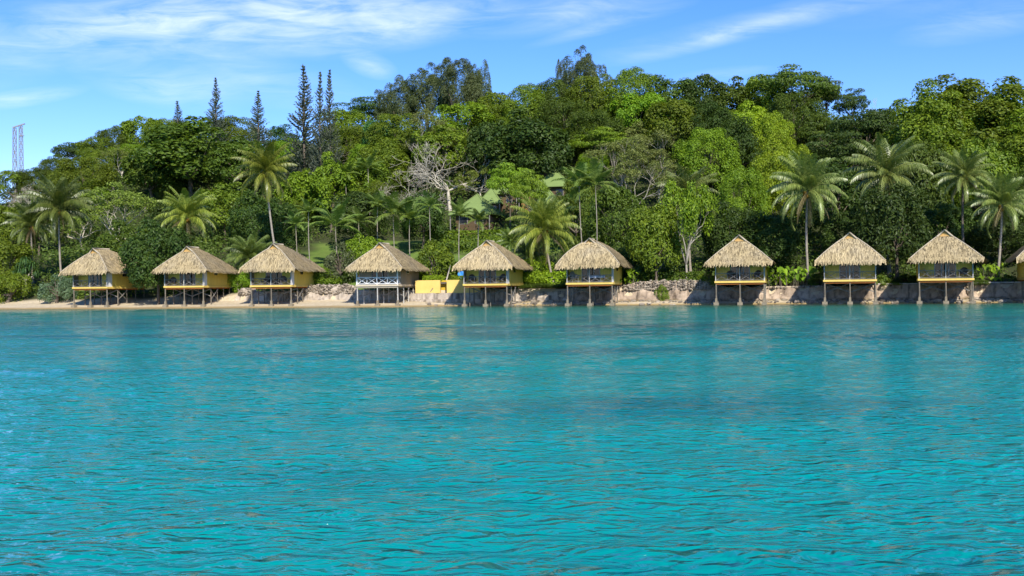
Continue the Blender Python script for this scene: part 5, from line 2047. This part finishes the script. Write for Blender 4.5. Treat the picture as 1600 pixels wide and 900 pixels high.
# ---------------------------------------------------------------- palms of the picture
palm(415, 268, 50, 15, 'tallest coconut palm with a long leaning trunk rising over a bungalow', base_px=438, mat='palmy', d=9.5, var=0)
palm(292, 338, 50, 8, 'low coconut palm with drooping pale fronds over a thatched roof', mat='palmy', d=9.0, var=1, base_px=288)
palm(92, 326, 54, 11, 'large coconut palm with old drooping fronds beside the olive spreading tree', mat='palm', d=12.0, var=2, base_px=96)
palm(48, 352, 40, 9, 'darker coconut palm at the back of the screw pine', mat='palm', d=11.0, var=0)
palm(390, 402, 44, 4, 'stemless low feathery palm squeezed between two bungalows', mat='palm', d=9.5, var=1, nuts=False)
palm(850, 358, 58, 9, 'big yellow-green coconut palm with orange nuts between two bungalows', mat='palmy', d=7.6, var=2, base_px=866)
palm(1075, 302, 48, 11, 'coconut palm poking through the bright shore tree', mat='palmg', d=11.0, var=1)
palm(1262, 296, 62, 12, 'coconut palm with a straight slim trunk above the elephant ear plants', mat='palmg', d=7.8, var=0, base_px=1263)
palm(1385, 272, 62, 15, 'coconut palm spreading just above the dense round dark tree', mat='palmg', d=12.0, var=2)
palm(1506, 276, 48, 14, 'coconut palm with a thin dark trunk behind the bungalow above the coped wall', mat='palmg', d=10.5, var=1, base_px=1508, trunk='palmtrunk_dark')
palm(1566, 318, 52, 10, 'last coconut palm with a leaning trunk near the picture edge', mat='palmg', d=8.2, var=0, base_px=1556)
palm(830, 400, 34, 5, 'dark low palm tucked behind the big yellow-green coconut palm', mat='palm', d=14, var=0, nuts=False)
palm(800, 378, 26, 4, 'small dark palm on the lawn beside a thatched roof', mat='areca', d=17, var=1, nuts=False)
for px, cy, r, H, bp, lab in (
        (482, 330, 26, 9, 486, 'slender palm with a dark trunk standing at the edge of the lawn'),
        (462, 350, 26, 6, None, 'low arching palm beside the leaning trunk of the tallest palm'),
        (524, 352, 50, 6, None, 'broad arching palm on the lawn behind the greyish twiggy shrub'),
        (560, 346, 30, 5, None, 'arching palm in the middle of the slender row'),
        (590, 322, 30, 8, 592, 'slender palm with pale trunk below the lower leafless tree'),
        (614, 334, 44, 7, None, 'dark upright palm with a withered red frond below it'),
        (640, 342, 40, 6, 641, 'dense dark palm between the lower and the large leafless trees'),
        (671, 322, 28, 9, None, 'arching palm directly below the large leafless tree'),
        (718, 336, 30, 9, 719, 'slender palm with a straight pale trunk near the lowest cabin'),
        (748, 344, 26, 8, 749, 'thin-trunked palm in front of the lowest pyramid-roofed cabin'),
        (905, 290, 44, 16, 916, 'slender palm with a slanting pale trunk above the domed roof'),
        (930, 288, 44, 16, 928, 'slender palm with an upright pale trunk above the domed roof'),
        (575, 262, 30, 9, None, 'little feathery palm high among the trees by the small leafless one'),
        (540, 272, 26, 9, None, 'little feathery palm beside the olive-green leafy tree')):
    palm(px, cy, r, H, lab, base_px=bp, kind='slim', trunk='palmtrunk', nuts=False)


# ---------------------------------------------------------------- scrub over the slope, one mass
def undergrowth():
    rng = np.random.default_rng(9)
    Cs, Ns, Ts, Ls = [], [], [], []
    n = 4600
    x = rng.uniform(-100, 78, n)
    d = 6.6 + 84 * rng.random(n) ** 1.15
    z = terr(x, d)
    Y = shoreY(x, d)
    for i in range(n):
        sk = False
        for p in LAWNS:
            if p[0] < x[i] < p[1] and p[2] < d[i] < p[3]:
                sk = True
        if sk:
            continue
        s = rng.uniform(0.5, 1.3) * (0.7 if d[i] < 12 else (1.2 if d[i] < 20 else 2.0))
        C, N = puff(rng, (x[i], Y[i], z[i] + s * 0.35), s, 46, inner=0.3, sz=(1.2, 1.2, 0.9))
        Cs.append(C)
        Ns.append(N)
        Ts.append(np.clip(rng.random(len(C)) * .7 + rng.random() * .3, 0, 1))
        Ls.append(np.full(len(C), 0.14 + 0.16 * rng.random()))
    C, N, L = np.concatenate(Cs), np.concatenate(Ns), np.concatenate(Ls)
    V, F = diamonds(C, N, L, L * .5, rng)
    o = link(bpy.data.objects.new('undergrowth', np_mesh('undergrowth', V, [F], [G['scrub']], tint=np.concatenate(Ts))))
    tag(o, 'dark green scrub and creepers covering the ground between the trees', 'undergrowth', kind='stuff')


undergrowth()


def shore_rubble():
    rng = np.random.default_rng(44)
    Vs, Fs, Ts, b = [], [], [], 0
    for k in range(620):
        px = rng.uniform(660, 1640)
        d = rng.uniform(2.2, 4.9)
        x, Y = on_d(px, d)
        s_ = (0.08 + 0.22 * rng.random() ** 3) * np.array([1.3, 1.1, 0.7])
        vv = ICV * (1 + rng.normal(size=(len(ICV), 1)) * 0.13) * s_
        Vs.append(vv + np.array([x, Y, float(terr(x, d)) + s_[2] * 0.3]))
        Fs.append(ICF + b)
        b += len(vv)
        Ts.append(np.full(len(ICF), rng.random()))
    o = link(bpy.data.objects.new('shore_rubble', np_mesh('shore_rubble', np.concatenate(Vs), [np.concatenate(Fs)], [M['stone']], tint=np.concatenate(Ts))))
    tag(o, 'loose stones and coral rubble along the foot of the seawalls', 'rubble', kind='stuff')


shore_rubble()
